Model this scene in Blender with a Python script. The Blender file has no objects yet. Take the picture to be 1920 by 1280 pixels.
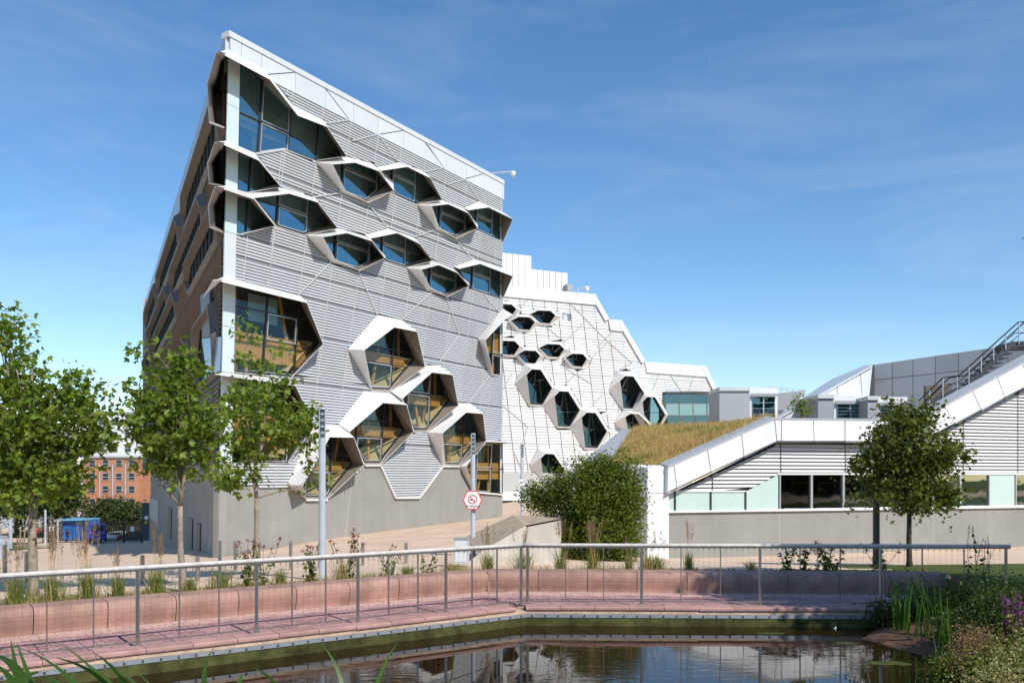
import bpy, math, random
import numpy as np
from mathutils import Vector, Matrix

random.seed(7); rng = np.random.default_rng(7)
S = bpy.context.scene
COL = S.collection
# ------------------------------------------------------------------ camera, sky, sun, exposure
F_PX = 1600.0; HOR = 890.0; EYE = 2.41
cam_d = bpy.data.cameras.new("camera"); cam = bpy.data.objects.new("camera", cam_d); COL.objects.link(cam)
cam_d.sensor_width = 36.0; cam_d.lens = 36.0*F_PX/1920.0
cam_d.shift_y = 250.0/1920.0; cam_d.clip_start = 0.1; cam_d.clip_end = 3000
cam.location = (0, 0, EYE); cam.rotation_euler = (math.radians(90), 0, 0)
S.camera = cam
SUN_EL = math.radians(43.0); SX, SY = 0.60, -0.80          # horizontal direction towards the sun
w = bpy.data.worlds.new("World"); S.world = w; w.use_nodes = True
nt = w.node_tree; nt.nodes.clear()
wo = nt.nodes.new("ShaderNodeOutputWorld"); bg = nt.nodes.new("ShaderNodeBackground")
sky = nt.nodes.new("ShaderNodeTexSky"); sky.sky_type = 'NISHITA'; sky.sun_disc = False
sky.sun_elevation = SUN_EL; sky.sun_rotation = math.atan2(SX, SY)
sky.altitude = 100; sky.air_density = 1.0; sky.dust_density = 0.0; sky.ozone_density = 2.3
tc = nt.nodes.new("ShaderNodeTexCoord"); mp = nt.nodes.new("ShaderNodeMapping")
mp.inputs['Scale'].default_value = (1.3, 1.6, 7.0); mp.inputs['Rotation'].default_value = (0.0, 0.22, 0.3)
ns = nt.nodes.new("ShaderNodeTexNoise"); ns.inputs['Scale'].default_value = 1.7; ns.inputs['Detail'].default_value = 9
ns.inputs['Roughness'].default_value = 0.62; ns.inputs['Distortion'].default_value = 0.6
cr = nt.nodes.new("ShaderNodeValToRGB"); cr.color_ramp.elements[0].position = 0.44; cr.color_ramp.elements[1].position = 0.86
cr.color_ramp.elements[0].color = (0, 0, 0, 1); cr.color_ramp.elements[1].color = (0.25, 0.25, 0.25, 1)
mx = nt.nodes.new("ShaderNodeMix"); mx.data_type = 'RGBA'; mx.inputs['B'].default_value = (6.6, 7.2, 8.0, 1)
L = nt.links.new
L(tc.outputs['Generated'], mp.inputs['Vector']); L(mp.outputs['Vector'], ns.inputs['Vector'])
L(ns.outputs['Fac'], cr.inputs['Fac']); L(cr.outputs['Color'], mx.inputs['Factor'])
hs = nt.nodes.new('ShaderNodeHueSaturation'); hs.inputs['Saturation'].default_value = 1.20; hs.inputs['Value'].default_value = 1.36
L(sky.outputs['Color'], hs.inputs['Color']); L(hs.outputs['Color'], mx.inputs['A']); L(mx.outputs['Result'], bg.inputs['Color'])
bg.inputs['Strength'].default_value = 0.12
L(bg.outputs[0], wo.inputs['Surface'])
sd = bpy.data.lights.new("sun", 'SUN'); sd.energy = 4.6; sd.angle = math.radians(0.53); sd.color = (1.0, 0.955, 0.88)
so = bpy.data.objects.new("sun", sd); COL.objects.link(so)
Ld = Vector((-SX*math.cos(SUN_EL), -SY*math.cos(SUN_EL), -math.sin(SUN_EL)))
so.rotation_euler = Ld.to_track_quat('-Z', 'Y').to_euler(); so.location = (20, -30, 40)
S.view_settings.view_transform = 'Standard'; S.view_settings.look = 'None'
S.view_settings.gamma = 1; S.view_settings.exposure = 0.0; S.view_settings.use_curve_mapping = False
S.cycles.max_bounces = 8; S.cycles.transparent_max_bounces = 12

# ------------------------------------------------------------------ materials
MATS = {}
def mat(name, color, rough=0.6, metal=0.0, noise=0.0, nscale=6.0, bump=0.0, bscale=40.0, island=0.0, spec=0.5, transl=0.0, noise2=None, obj_rand=0.0, streak=0.0):
    if name in MATS: return MATS[name]
    m = bpy.data.materials.new(name); m.use_nodes = True; t = m.node_tree; n = t.nodes; l = t.links.new
    b = n['Principled BSDF']; b.inputs['Roughness'].default_value = rough; b.inputs['Metallic'].default_value = metal
    b.inputs['Specular IOR Level'].default_value = min(spec, .15) if rough >= .7 else spec
    c4 = (*color, 1); src = None
    b.inputs['Base Color'].default_value = c4
    g = n.new('ShaderNodeNewGeometry')
    if noise > 0:
        z = n.new('ShaderNodeTexNoise'); z.inputs['Scale'].default_value = nscale; z.inputs['Detail'].default_value = 6; z.inputs['Roughness'].default_value = 0.65
        l(g.outputs['Position'], z.inputs['Vector'])
        r = n.new('ShaderNodeValToRGB'); r.color_ramp.elements[0].position = 0.3; r.color_ramp.elements[1].position = 0.7
        dk = tuple(max(0, c*(1-noise)) for c in color) if noise2 is None else noise2
        lt = tuple(min(0.95, c*(1+noise*0.6)) for c in color)
        r.color_ramp.elements[0].color = (*dk, 1); r.color_ramp.elements[1].color = (*lt, 1)
        l(z.outputs['Fac'], r.inputs['Fac']); src = r.outputs['Color']
    rv = None
    if island > 0: rv = g.outputs['Random Per Island']; amt = island
    elif obj_rand > 0:
        oi = n.new('ShaderNodeObjectInfo'); rv = oi.outputs['Random']; amt = obj_rand
    if rv is not None:
        mr = n.new('ShaderNodeMapRange'); mr.inputs['To Min'].default_value = 1-amt; mr.inputs['To Max'].default_value = 1+amt
        l(rv, mr.inputs['Value'])
        h = n.new('ShaderNodeHueSaturation'); l(mr.outputs[0], h.inputs['Value'])
        if island > 0:
            mh = n.new('ShaderNodeMapRange'); mh.inputs['To Min'].default_value = 0.5-0.05*amt; mh.inputs['To Max'].default_value = 0.5+0.035*amt
            ml = n.new('ShaderNodeMath'); ml.operation = 'MULTIPLY'; ml.inputs[1].default_value = 7.31
            fr = n.new('ShaderNodeMath'); fr.operation = 'FRACT'; l(rv, ml.inputs[0]); l(ml.outputs[0], fr.inputs[0]); l(fr.outputs[0], mh.inputs['Value'])
            l(mh.outputs[0], h.inputs['Hue'])
        if src: l(src, h.inputs['Color'])
        else: h.inputs['Color'].default_value = c4
        src = h.outputs['Color']
    if streak > 0:
        mq = n.new('ShaderNodeMapping'); mq.inputs['Scale'].default_value = (2.2, 2.2, 0.16); l(g.outputs['Position'], mq.inputs[0])
        zq = n.new('ShaderNodeTexNoise'); zq.inputs['Scale'].default_value = 1.0; zq.inputs['Detail'].default_value = 7; zq.inputs['Roughness'].default_value = .7; l(mq.outputs[0], zq.inputs['Vector'])
        rq = n.new('ShaderNodeMapRange'); rq.inputs['From Min'].default_value = .35; rq.inputs['From Max'].default_value = .68; rq.inputs['To Min'].default_value = 1-streak; rq.inputs['To Max'].default_value = 1.04; l(zq.outputs['Fac'], rq.inputs['Value'])
        hq = n.new('ShaderNodeHueSaturation'); l(rq.outputs[0], hq.inputs['Value'])
        if src: l(src, hq.inputs['Color'])
        else: hq.inputs['Color'].default_value = c4
        src = hq.outputs['Color']
    if src: l(src, b.inputs['Base Color'])
    if bump > 0:
        z2 = n.new('ShaderNodeTexNoise'); z2.inputs['Scale'].default_value = bscale; z2.inputs['Detail'].default_value = 5
        l(g.outputs['Position'], z2.inputs['Vector'])
        bp = n.new('ShaderNodeBump'); bp.inputs['Strength'].default_value = bump; bp.inputs['Distance'].default_value = 0.02
        l(z2.outputs['Fac'], bp.inputs['Height']); l(bp.outputs[0], b.inputs['Normal'])
    if transl > 0:
        tr = n.new('ShaderNodeBsdfTranslucent'); ms = n.new('ShaderNodeMixShader'); ms.inputs[0].default_value = transl; b.inputs['Specular IOR Level'].default_value = .25
        tr.inputs['Color'].default_value = (min(1, color[0]*1.9), min(1, color[1]*1.9), color[2]*0.8, 1)
        o = n['Material Output']; l(b.outputs[0], ms.inputs[1]); l(tr.outputs[0], ms.inputs[2]); l(ms.outputs[0], o.inputs['Surface'])
    MATS[name] = m; return m
def glassmat(name, tint, refl=0.22, rough=0.02, refc=(0.85, 0.95, 1.0), rmax=0.5):
    if name in MATS: return MATS[name]
    m = bpy.data.materials.new(name); m.use_nodes = True; t = m.node_tree; n = t.nodes; l = t.links.new
    n.remove(n['Principled BSDF']); o = n['Material Output']
    tr = n.new('ShaderNodeBsdfTransparent'); tr.inputs[0].default_value = (*tint, 1)
    gl = n.new('ShaderNodeBsdfGlossy'); gl.inputs['Roughness'].default_value = rough; gl.inputs['Color'].default_value = (*refc, 1)
    fr = n.new('ShaderNodeLayerWeight'); fr.inputs['Blend'].default_value = 0.35
    mr = n.new('ShaderNodeMapRange'); mr.inputs['To Min'].default_value = refl; mr.inputs['To Max'].default_value = rmax
    l(fr.outputs['Fresnel'], mr.inputs['Value']); ms = n.new('ShaderNodeMixShader')
    g = n.new('ShaderNodeNewGeometry'); z = n.new('ShaderNodeTexNoise'); z.inputs['Scale'].default_value = 0.8
    l(g.outputs['Position'], z.inputs['Vector']); bp = n.new('ShaderNodeBump'); bp.inputs['Strength'].default_value = 0.05; bp.inputs['Distance'].default_value = 0.1
    l(z.outputs['Fac'], bp.inputs['Height']); l(bp.outputs[0], gl.inputs['Normal'])
    l(mr.outputs[0], ms.inputs[0]); l(tr.outputs[0], ms.inputs[1]); l(gl.outputs[0], ms.inputs[2]); l(ms.outputs[0], o.inputs['Surface'])
    MATS[name] = m; return m
def brickmat(name, c1, c2, mortar, bw, bh, msize=0.01, rough=0.85, axes='XY', offset=0.5, noise=0.25, bump=0.3, scale=1.0, rot=0.0):
    m = bpy.data.materials.new(name); m.use_nodes = True; t = m.node_tree; n = t.nodes; l = t.links.new
    b = n['Principled BSDF']; b.inputs['Roughness'].default_value = rough
    g = n.new('ShaderNodeNewGeometry'); sx = n.new('ShaderNodeSeparateXYZ'); cx = n.new('ShaderNodeCombineXYZ')
    l(g.outputs['Position'], sx.inputs[0]); l(sx.outputs[axes[0]], cx.inputs[0]); l(sx.outputs[axes[1]], cx.inputs[1])
    mpg = n.new('ShaderNodeMapping'); mpg.inputs['Rotation'].default_value = (0, 0, rot); l(cx.outputs[0], mpg.inputs[0])
    b.inputs['Specular IOR Level'].default_value = .1; k = n.new('ShaderNodeTexBrick'); k.inputs['Scale'].default_value = scale; k.inputs['Brick Width'].default_value = bw; k.inputs['Row Height'].default_value = bh
    k.inputs['Mortar Size'].default_value = msize; k.offset = offset
    k.inputs['Color1'].default_value = (*c1, 1); k.inputs['Color2'].default_value = (*c2, 1); k.inputs['Mortar'].default_value = (*mortar, 1)
    l(mpg.outputs[0], k.inputs['Vector'])
    z = n.new('ShaderNodeTexNoise'); z.inputs['Scale'].default_value = 0.7; z.inputs['Detail'].default_value = 8; l(g.outputs['Position'], z.inputs['Vector'])
    mr = n.new('ShaderNodeMapRange'); mr.inputs['From Min'].default_value = 0.3; mr.inputs['From Max'].default_value = 0.7
    mr.inputs['To Min'].default_value = 1-noise; mr.inputs['To Max'].default_value = 1+noise*0.5
    l(z.outputs['Fac'], mr.inputs['Value']); h = n.new('ShaderNodeHueSaturation'); l(k.outputs['Color'], h.inputs['Color']); l(mr.outputs[0], h.inputs['Value'])
    l(h.outputs[0], b.inputs['Base Color'])
    bp = n.new('ShaderNodeBump'); bp.inputs['Strength'].default_value = bump; bp.inputs['Distance'].default_value = 0.01; bp.invert = True
    l(k.outputs['Fac'], bp.inputs['Height']); l(bp.outputs[0], b.inputs['Normal'])
    return m
M = dict(
 white=mat('white_panel', (0.78, 0.78, 0.77), 0.45, noise=0.06, nscale=0.8, streak=.06, obj_rand=.04),
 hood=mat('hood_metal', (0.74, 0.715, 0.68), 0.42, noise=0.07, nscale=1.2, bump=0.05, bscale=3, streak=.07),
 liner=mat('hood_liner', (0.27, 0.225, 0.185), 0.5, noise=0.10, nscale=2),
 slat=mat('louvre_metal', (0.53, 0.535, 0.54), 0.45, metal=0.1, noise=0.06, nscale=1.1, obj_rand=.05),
 slatback=mat('louvre_backing', (0.24, 0.245, 0.255), 0.7),
 seam=mat('seam_metal', (0.50, 0.495, 0.48), 0.45),
 parapet=mat('parapet_metal', (0.62, 0.645, 0.65), 0.4, noise=0.05, nscale=0.6, obj_rand=0.04),
 slatB=mat('white_louvre_metal', (0.64, 0.635, 0.615), 0.5, noise=0.05, nscale=0.5, obj_rand=.07),
 slatbackB=mat('white_louvre_backing', (0.44, 0.435, 0.42), 0.7),
 column=mat('corner_glass_panel', (0.60, 0.69, 0.68), 0.2, noise=0.05, nscale=0.5),
 render=mat('grey_render', (0.315, 0.305, 0.275), 0.9, noise=0.12, nscale=0.7, bump=0.15, bscale=30, streak=.06),
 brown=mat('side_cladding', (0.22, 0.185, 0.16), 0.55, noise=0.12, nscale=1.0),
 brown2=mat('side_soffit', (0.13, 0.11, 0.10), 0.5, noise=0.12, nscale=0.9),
 glass=glassmat('window_glass', (0.34, 0.46, 0.47), 0.10, refc=(.42,.72,.80)),
 glassw=glassmat('clear_window_glass', (0.78, 0.78, 0.68), 0.01, refc=(.35,.45,.45), rmax=.16),
 glassd=glassmat('dark_window_glass', (0.22, 0.22, 0.21), 0.02, refc=(.6,.65,.6)),
 glasst=glassmat('teal_window_glass', (0.25, 0.42, 0.45), 0.15, refc=(.6,.8,.85)),
 frame=mat('window_frame', (0.035, 0.04, 0.045), 0.4),
 framel=mat('window_bead', (0.60, 0.60, 0.60), 0.3, metal=0.5),
 wood=mat('interior_wood', (0.58, 0.31, 0.10), 0.6, noise=0.2, nscale=3),
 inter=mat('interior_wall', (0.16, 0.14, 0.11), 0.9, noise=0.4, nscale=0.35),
 blind=mat('window_blind', (0.25, 0.38, 0.42), 0.7),
 steel=mat('brushed_steel', (0.42, 0.40, 0.38), 0.32, metal=0.85, noise=0.15, nscale=12),
 pole=mat('pole_paint', (0.50, 0.53, 0.58), 0.4, noise=0.1, nscale=4),
 rail=mat('handrail_timber', (0.64, 0.585, 0.53), 0.6, noise=0.25, nscale=9, bump=0.2, bscale=50),
 frost=mat('frosted_glass', (0.52, 0.66, 0.60), 0.25, noise=0.05, nscale=0.7),
 darkgrey=mat('dark_grey_metal', (0.05, 0.053, 0.062), 0.5),
 midgrey=mat('mid_grey_panel', (0.38, 0.39, 0.41), 0.5, noise=0.06, nscale=0.8, obj_rand=0.06),
 pink=mat('pink_concrete', (0.43, 0.255, 0.20), 0.75, noise=0.28, nscale=2.2, bump=0.3, bscale=25, obj_rand=0.12, streak=.15),
 coping=mat('coping_stone', (0.47, 0.27, 0.235), 0.8, noise=0.25, nscale=3, bump=0.3, bscale=30, obj_rand=0.12),
 peach=mat('bedding_course', (0.60, 0.42, 0.30), 0.9, noise=0.3, nscale=4, bump=0.4, bscale=30),
 strip=mat('galvanised_strip', (0.42, 0.44, 0.46), 0.45, metal=0.5, noise=0.2, nscale=5),
 bolt=mat('bolt_head', (0.06, 0.06, 0.06), 0.5),
 algae=mat('algae_wall', (0.085, 0.085, 0.028), 0.9, noise=0.75, nscale=2.6, bump=0.5, bscale=14),
 conc=mat('pale_concrete', (0.60, 0.55, 0.47), 0.85, noise=0.16, nscale=1.5, bump=0.15, bscale=20, streak=.15),
 bark=mat('maple_bark', (0.34, 0.28, 0.21), 0.9, noise=0.4, nscale=9, bump=0.6, bscale=25),
 barkd=mat('dark_bark', (0.085, 0.07, 0.055), 0.9, noise=0.4, nscale=9, bump=0.6, bscale=25),
 leaf=mat('maple_leaf', (0.155, 0.215, 0.030), 0.42, island=0.5, transl=0.38),
 leaf4=mat('dark_maple_leaf', (0.105, 0.125, 0.020), 0.45, island=0.55, transl=0.28),
 leafh=mat('hornbeam_leaf', (0.115, 0.15, 0.018), 0.5, island=0.5, transl=0.3),
 leafb=mat('background_leaf', (0.06, 0.085, 0.025), 0.6, island=0.5, transl=0.25),
 leafs=mat('shrub_leaf', (0.06, 0.09, 0.018), 0.5, island=0.5, transl=0.3),
 grass=mat('grass_blade', (0.15, 0.20, 0.035), 0.55, island=0.45, transl=0.35),
 straw=mat('straw_blade', (0.50, 0.36, 0.16), 0.7, island=0.4, transl=0.3),
 plume=mat('grass_plume', (0.25, 0.17, 0.13), 0.8, island=0.3, transl=0.3),
 reed=mat('reed_blade', (0.06, 0.13, 0.02), 0.4, island=0.35, transl=0.35),
 purple=mat('purple_petal', (0.26, 0.08, 0.28), 0.7, island=0.4, transl=0.3),
 red=mat('crimson_petal', (0.22, 0.03, 0.07), 0.7, island=0.4, transl=0.2),
 seed=mat('brown_seedhead', (0.28, 0.17, 0.10), 0.8, island=0.5, transl=0.25),
 cream=mat('cream_flower', (0.34, 0.31, 0.14), 0.8, island=0.4, transl=0.3),
 signw=mat('sign_white', (0.82, 0.82, 0.82), 0.5), signr=mat('sign_red', (0.72, 0.07, 0.04), 0.5), black=mat('black_print', (0.02, 0.02, 0.02), 0.5),
 blue=mat('blue_steel', (0.02, 0.19, 0.60), 0.5, noise=0.12, nscale=3), van=mat('van_paint', (0.012, 0.04, 0.30), 0.25), tyre=mat('tyre', (0.02, 0.02, 0.02), 0.8),
 yellow=mat('yellow_plate', (0.75, 0.50, 0.04), 0.5), carglass=mat('car_glass', (0.02, 0.03, 0.04), 0.1), silver=mat('silver_paint', (0.45, 0.50, 0.48), 0.3, metal=0.4),
 carblack=mat('black_paint', (0.015, 0.015, 0.02), 0.25), skin=mat('skin', (0.45, 0.27, 0.19), 0.6), cloth=mat('dark_cloth', (0.03, 0.03, 0.045), 0.8), redc=mat('red_cloth', (0.45, 0.03, 0.02), 0.8),
 mud=mat('mud', (0.16, 0.085, 0.05), 0.7, noise=0.4, nscale=4, bump=0.5, bscale=12), soil=mat('planting_soil', (0.33, 0.25, 0.17), 0.95, noise=0.5, nscale=3, bump=0.6, bscale=20),
 pend=mat('white_render', (0.75, 0.75, 0.74), 0.7, noise=0.06, nscale=0.3), algaeg=mat('pond_weed', (0.07, 0.085, 0.02), 0.8, noise=0.5, nscale=9),
 bookr=mat('book_spines', (0.5, 0.2, 0.1), 0.7, island=0.9), bookb=mat('blue_shelf', (0.01, 0.30, 0.65), 0.6), teal=mat('teal_spandrel', (0.20, 0.33, 0.33), 0.3),
)

# ------------------------------------------------------------------ helpers
ORG = {}
def P(px, py, Y): return Vector(((px-960)/F_PX*Y, Y, EYE+(HOR-py)/F_PX*Y))
def G(px, Y, z=0.0): return Vector(((px-960)/F_PX*Y, Y, z))
def tag(o, label=None, cat=None, group=None, kind=None):
    if label: o['label'] = label
    if cat: o['category'] = cat
    if group: o['group'] = group
    if kind: o['kind'] = kind
    return o
def thing(name, loc, label, cat, group=None):
    o = bpy.data.objects.new(name, None); COL.objects.link(o); o.location = loc; o.empty_display_size = 0.2
    ORG[o.name] = Vector(loc); return tag(o, label, cat, group)
class MB:
    def __init__(s): s.v = []; s.f = []; s.mi = []; s.cm = 0
    def add(s, vs, fs):
        b = len(s.v); s.v += [tuple(q) for q in vs]
        for f in fs: s.f.append(tuple(b+i for i in f)); s.mi.append(s.cm)
    def poly(s, pts): s.add(pts, [tuple(range(len(pts)))])
    def prism(s, pts, ext):
        n = len(pts); ext = Vector(ext); pts = [Vector(p) for p in pts]
        s.add(pts + [p+ext for p in pts], [tuple(range(n)), tuple(range(2*n-1, n-1, -1))] + [(i, i+n, (i+1) % n+n, (i+1) % n) for i in range(n)])
    def box(s, c, size, ax=None, ay=None, az=None):
        c = Vector(c); ax = Vector(ax) if ax else Vector((1, 0, 0)); ay = Vector(ay) if ay else Vector((0, 1, 0)); az = Vector(az) if az else Vector((0, 0, 1))
        x, y, z = ax*size[0]/2, ay*size[1]/2, az*size[2]/2
        s.add([c-x-y-z, c+x-y-z, c+x+y-z, c-x+y-z, c-x-y+z, c+x-y+z, c+x+y+z, c-x+y+z],
              [(0, 3, 2, 1), (4, 5, 6, 7), (0, 1, 5, 4), (1, 2, 6, 5), (2, 3, 7, 6), (3, 0, 4, 7)])
    def bar(s, p0, p1, w_, h_, up=(0, 0, 1)):
        p0 = Vector(p0); p1 = Vector(p1); d = p1-p0
        if d.length < 1e-5: return
        a = d.normalized(); u = Vector(up); sd_ = a.cross(u)
        if sd_.length < 1e-4: sd_ = a.cross(Vector((1, 0, 0)))
        sd_.normalize(); u = sd_.cross(a); s.box((p0+p1)/2, (d.length, w_, h_), a, sd_, u)
    def tube(s, pts, rs, n=8, cap=True):
        pts = [Vector(p) for p in pts]; base = len(s.v); k = len(pts)
        if not hasattr(rs, '__len__'): rs = [rs]*k
        for i, p in enumerate(pts):
            t = (pts[min(i+1, k-1)]-pts[max(i-1, 0)]).normalized()
            r = Vector((0, 0, 1)) if abs(t.z) < 0.9 else Vector((1, 0, 0))
            a = t.cross(r).normalized(); b = t.cross(a)
            for j in range(n):
                an = 2*math.pi*j/n; s.v.append(tuple(p+(a*math.cos(an)+b*math.sin(an))*rs[i]))
        for i in range(k-1):
            for j in range(n):
                s.f.append((base+i*n+j, base+i*n+(j+1) % n, base+(i+1)*n+(j+1) % n, base+(i+1)*n+j)); s.mi.append(s.cm)
        if cap:
            s.f.append(tuple(base+j for j in range(n-1, -1, -1))); s.mi.append(s.cm)
            s.f.append(tuple(base+(k-1)*n+j for j in range(n))); s.mi.append(s.cm)
    def lathe(s, c, prof, n=16):
        c = Vector(c); base = len(s.v); k = len(prof)
        for (r, z) in prof:
            for j in range(n):
                an = 2*math.pi*j/n; s.v.append((c.x+r*math.cos(an), c.y+r*math.sin(an), c.z+z))
        for i in range(k-1):
            for j in range(n):
                s.f.append((base+i*n+j, base+i*n+(j+1) % n, base+(i+1)*n+(j+1) % n, base+(i+1)*n+j)); s.mi.append(s.cm)
        s.f.append(tuple(base+(k-1)*n+j for j in range(n))); s.mi.append(s.cm)
    def build(s, name, m, parent=None, smooth=False, loc=None, **kw):
        o0 = ORG[parent.name] if parent else (Vector(loc) if loc is not None else Vector((0, 0, 0)))
        me = bpy.data.meshes.new(name); me.from_pydata([(a-o0.x, b-o0.y, c-o0.z) for a, b, c in s.v], [], s.f)
        ms = m if isinstance(m, (list, tuple)) else [m]
        for q in ms: me.materials.append(q)
        if len(ms) > 1: me.polygons.foreach_set('material_index', s.mi)
        if smooth: me.polygons.foreach_set('use_smooth', [True]*len(me.polygons))
        me.update(); o = bpy.data.objects.new(name, me); COL.objects.link(o)
        if parent: o.parent = parent
        else: o.location = o0
        ORG[o.name] = o0; return tag(o, **kw)
def inst(me, name, parent, loc, rotz=0.0, scale=None):
    o = bpy.data.objects.new(name, me); COL.objects.link(o)
    if parent: o.parent = parent; o.location = Vector(loc)-ORG[parent.name]
    else: o.location = loc
    o.rotation_euler = (0, 0, rotz)
    if scale: o.scale = scale
    ORG[o.name] = Vector(loc); return o
def npmesh(name, verts, faces_flat, loop_tot, mats, parent=None, mi=None, **kw):
    o0 = ORG[parent.name] if parent else Vector((0, 0, 0))
    me = bpy.data.meshes.new(name); nv = len(verts)
    me.vertices.add(nv); me.vertices.foreach_set('co', (verts-np.array(o0)).astype(np.float32).ravel())
    me.loops.add(len(faces_flat)); me.loops.foreach_set('vertex_index', faces_flat.astype(np.int32))
    me.polygons.add(len(loop_tot)); ls = np.concatenate([[0], np.cumsum(loop_tot)[:-1]]).astype(np.int32)
    me.polygons.foreach_set('loop_start', ls); me.polygons.foreach_set('loop_total', loop_tot.astype(np.int32))
    for q in (mats if isinstance(mats, (list, tuple)) else [mats]): me.materials.append(q)
    if mi is not None: me.polygons.foreach_set('material_index', mi.astype(np.int32))
    me.update(calc_edges=True); me.validate()
    o = bpy.data.objects.new(name, me); COL.objects.link(o)
    if parent: o.parent = parent
    ORG[o.name] = o0; return tag(o, **kw)
LEAF_MAPLE = np.array([(0, 0, 0), (0, 1, 0), (-.2, .5, .05), (-.5, .62, .12), (-.42, .2, .1), (.2, .5, .05), (.5, .62, .12), (.42, .2, .1)], float)
LF_MAPLE = [(0, 1, 2, 3, 4), (1, 0, 7, 6, 5)]
LEAF_OVAL = np.array([(0, 0, 0), (0, 1, 0), (-.3, .5, .08), (.3, .5, .08)], float)
LF_OVAL = [(0, 1, 2), (1, 0, 3)]
def rots(n, droop=0.5, r=None):
    """random orientations: y axis (leaf length) and z axis (leaf normal)"""
    r = r or rng
    y = r.normal(size=(n, 3)); y[:, 2] = y[:, 2]*0.6-droop; y /= np.linalg.norm(y, axis=1)[:, None]
    z = r.normal(size=(n, 3))*0.75; z[:, 2] += 0.8; z -= (z*y).sum(1)[:, None]*y; z /= np.linalg.norm(z, axis=1)[:, None]
    x = np.cross(y, z); return x, y, z
def leaves(pos, size, tmpl, tf, droop=0.5):
    n = len(pos); x, y, z = rots(n, droop); sz = size*(0.65+0.7*rng.random(n))
    V = pos[:, None, :] + sz[:, None, None]*(tmpl[None, :, 0:1]*x[:, None, :]+tmpl[None, :, 1:2]*y[:, None, :]+tmpl[None, :, 2:3]*z[:, None, :])
    k = len(tmpl); base = (np.arange(n)*k)[:, None]; fl = np.concatenate([np.array(f) for f in tf])
    faces = (base+fl[None, :]).ravel(); lt = np.tile([len(f) for f in tf], n)
    return V.reshape(-1, 3), faces, lt
def blades(base, tip, width, bend, nseg=4, taper=True):
    """arching strips from base to tip (N,3); bend = sideways sag vector (N,3)"""
    n = len(base); t = np.linspace(0, 1, nseg+1); c = base[:, None, :]*(1-t)[None, :, None]+tip[:, None, :]*t[None, :, None]+bend[:, None, :]*(4*t*(1-t))[None, :, None]
    d = tip-base; side = np.cross(d, rng.normal(size=(n, 3))); side /= (np.linalg.norm(side, axis=1)[:, None]+1e-9)
    wd = width[:, None]*(1-0.93*t[None, :]**1.5 if taper else np.ones_like(t)[None, :])/2
    Lp = c-side[:, None, :]*wd[:, :, None]; R = c+side[:, None, :]*wd[:, :, None]
    V = np.stack([Lp, R], 2).reshape(-1, 3); q = []
    for i in range(nseg): q.append([2*i, 2*i+1, 2*i+3, 2*i+2])
    q = np.array(q).ravel(); faces = ((np.arange(n)*2*(nseg+1))[:, None]+q[None, :]).ravel(); return V, faces, np.full(n*nseg, 4)
def merge(parts):
    Vs, Fs, Ls, Ms = [], [], [], []; off = 0
    for (V, F, Lt, mi) in parts:
        Vs.append(V); Fs.append(F+off); Ls.append(Lt); Ms.append(np.full(len(Lt), mi)); off += len(V)
    return np.concatenate(Vs), np.concatenate(Fs), np.concatenate(Ls), np.concatenate(Ms)

class Plane:
    """a wall plane: point = O + u*d + z*k + e*n"""
    def __init__(s, O, d, k=(0, 0, 1), flip=False):
        s.O = Vector(O); s.d = Vector(d).normalized(); s.k = Vector(k); s.n = s.d.cross(Vector((0, 0, 1))).normalized()
        if flip: s.n = -s.n
    def uz(s, px, py, e=0.0):
        r = Vector(((px-960)/F_PX, 1, (HOR-py)/F_PX)); o = s.O+s.n*e-Vector((0, 0, EYE))
        m = Matrix((r, -s.d, -s.k)).transposed(); t = m.inverted() @ o; return (t[1], t[2])
    def pt(s, u, z, e=0.0): return s.O+s.d*u+s.k*z+s.n*e
    def P(s, px, py, e=0.0): u, z = s.uz(px, py, e); return s.pt(u, z, e)
def crossings(poly, z):
    xs = []; n = len(poly)
    for i in range(n):
        (u0, z0), (u1, z1) = poly[i], poly[(i+1) % n]
        if (z0 <= z) != (z1 <= z): xs.append(u0+(z-z0)/(z1-z0)*(u1-u0))
    xs.sort(); return [(xs[i], xs[i+1]) for i in range(0, len(xs)-1, 2)]
def subtract(iv, holes):
    for (a, b) in holes:
        out = []
        for (p, q) in iv:
            if b <= p or a >= q: out.append((p, q)); continue
            if a > p: out.append((p, a))
            if b < q: out.append((b, q))
        iv = out
    return iv
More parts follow.
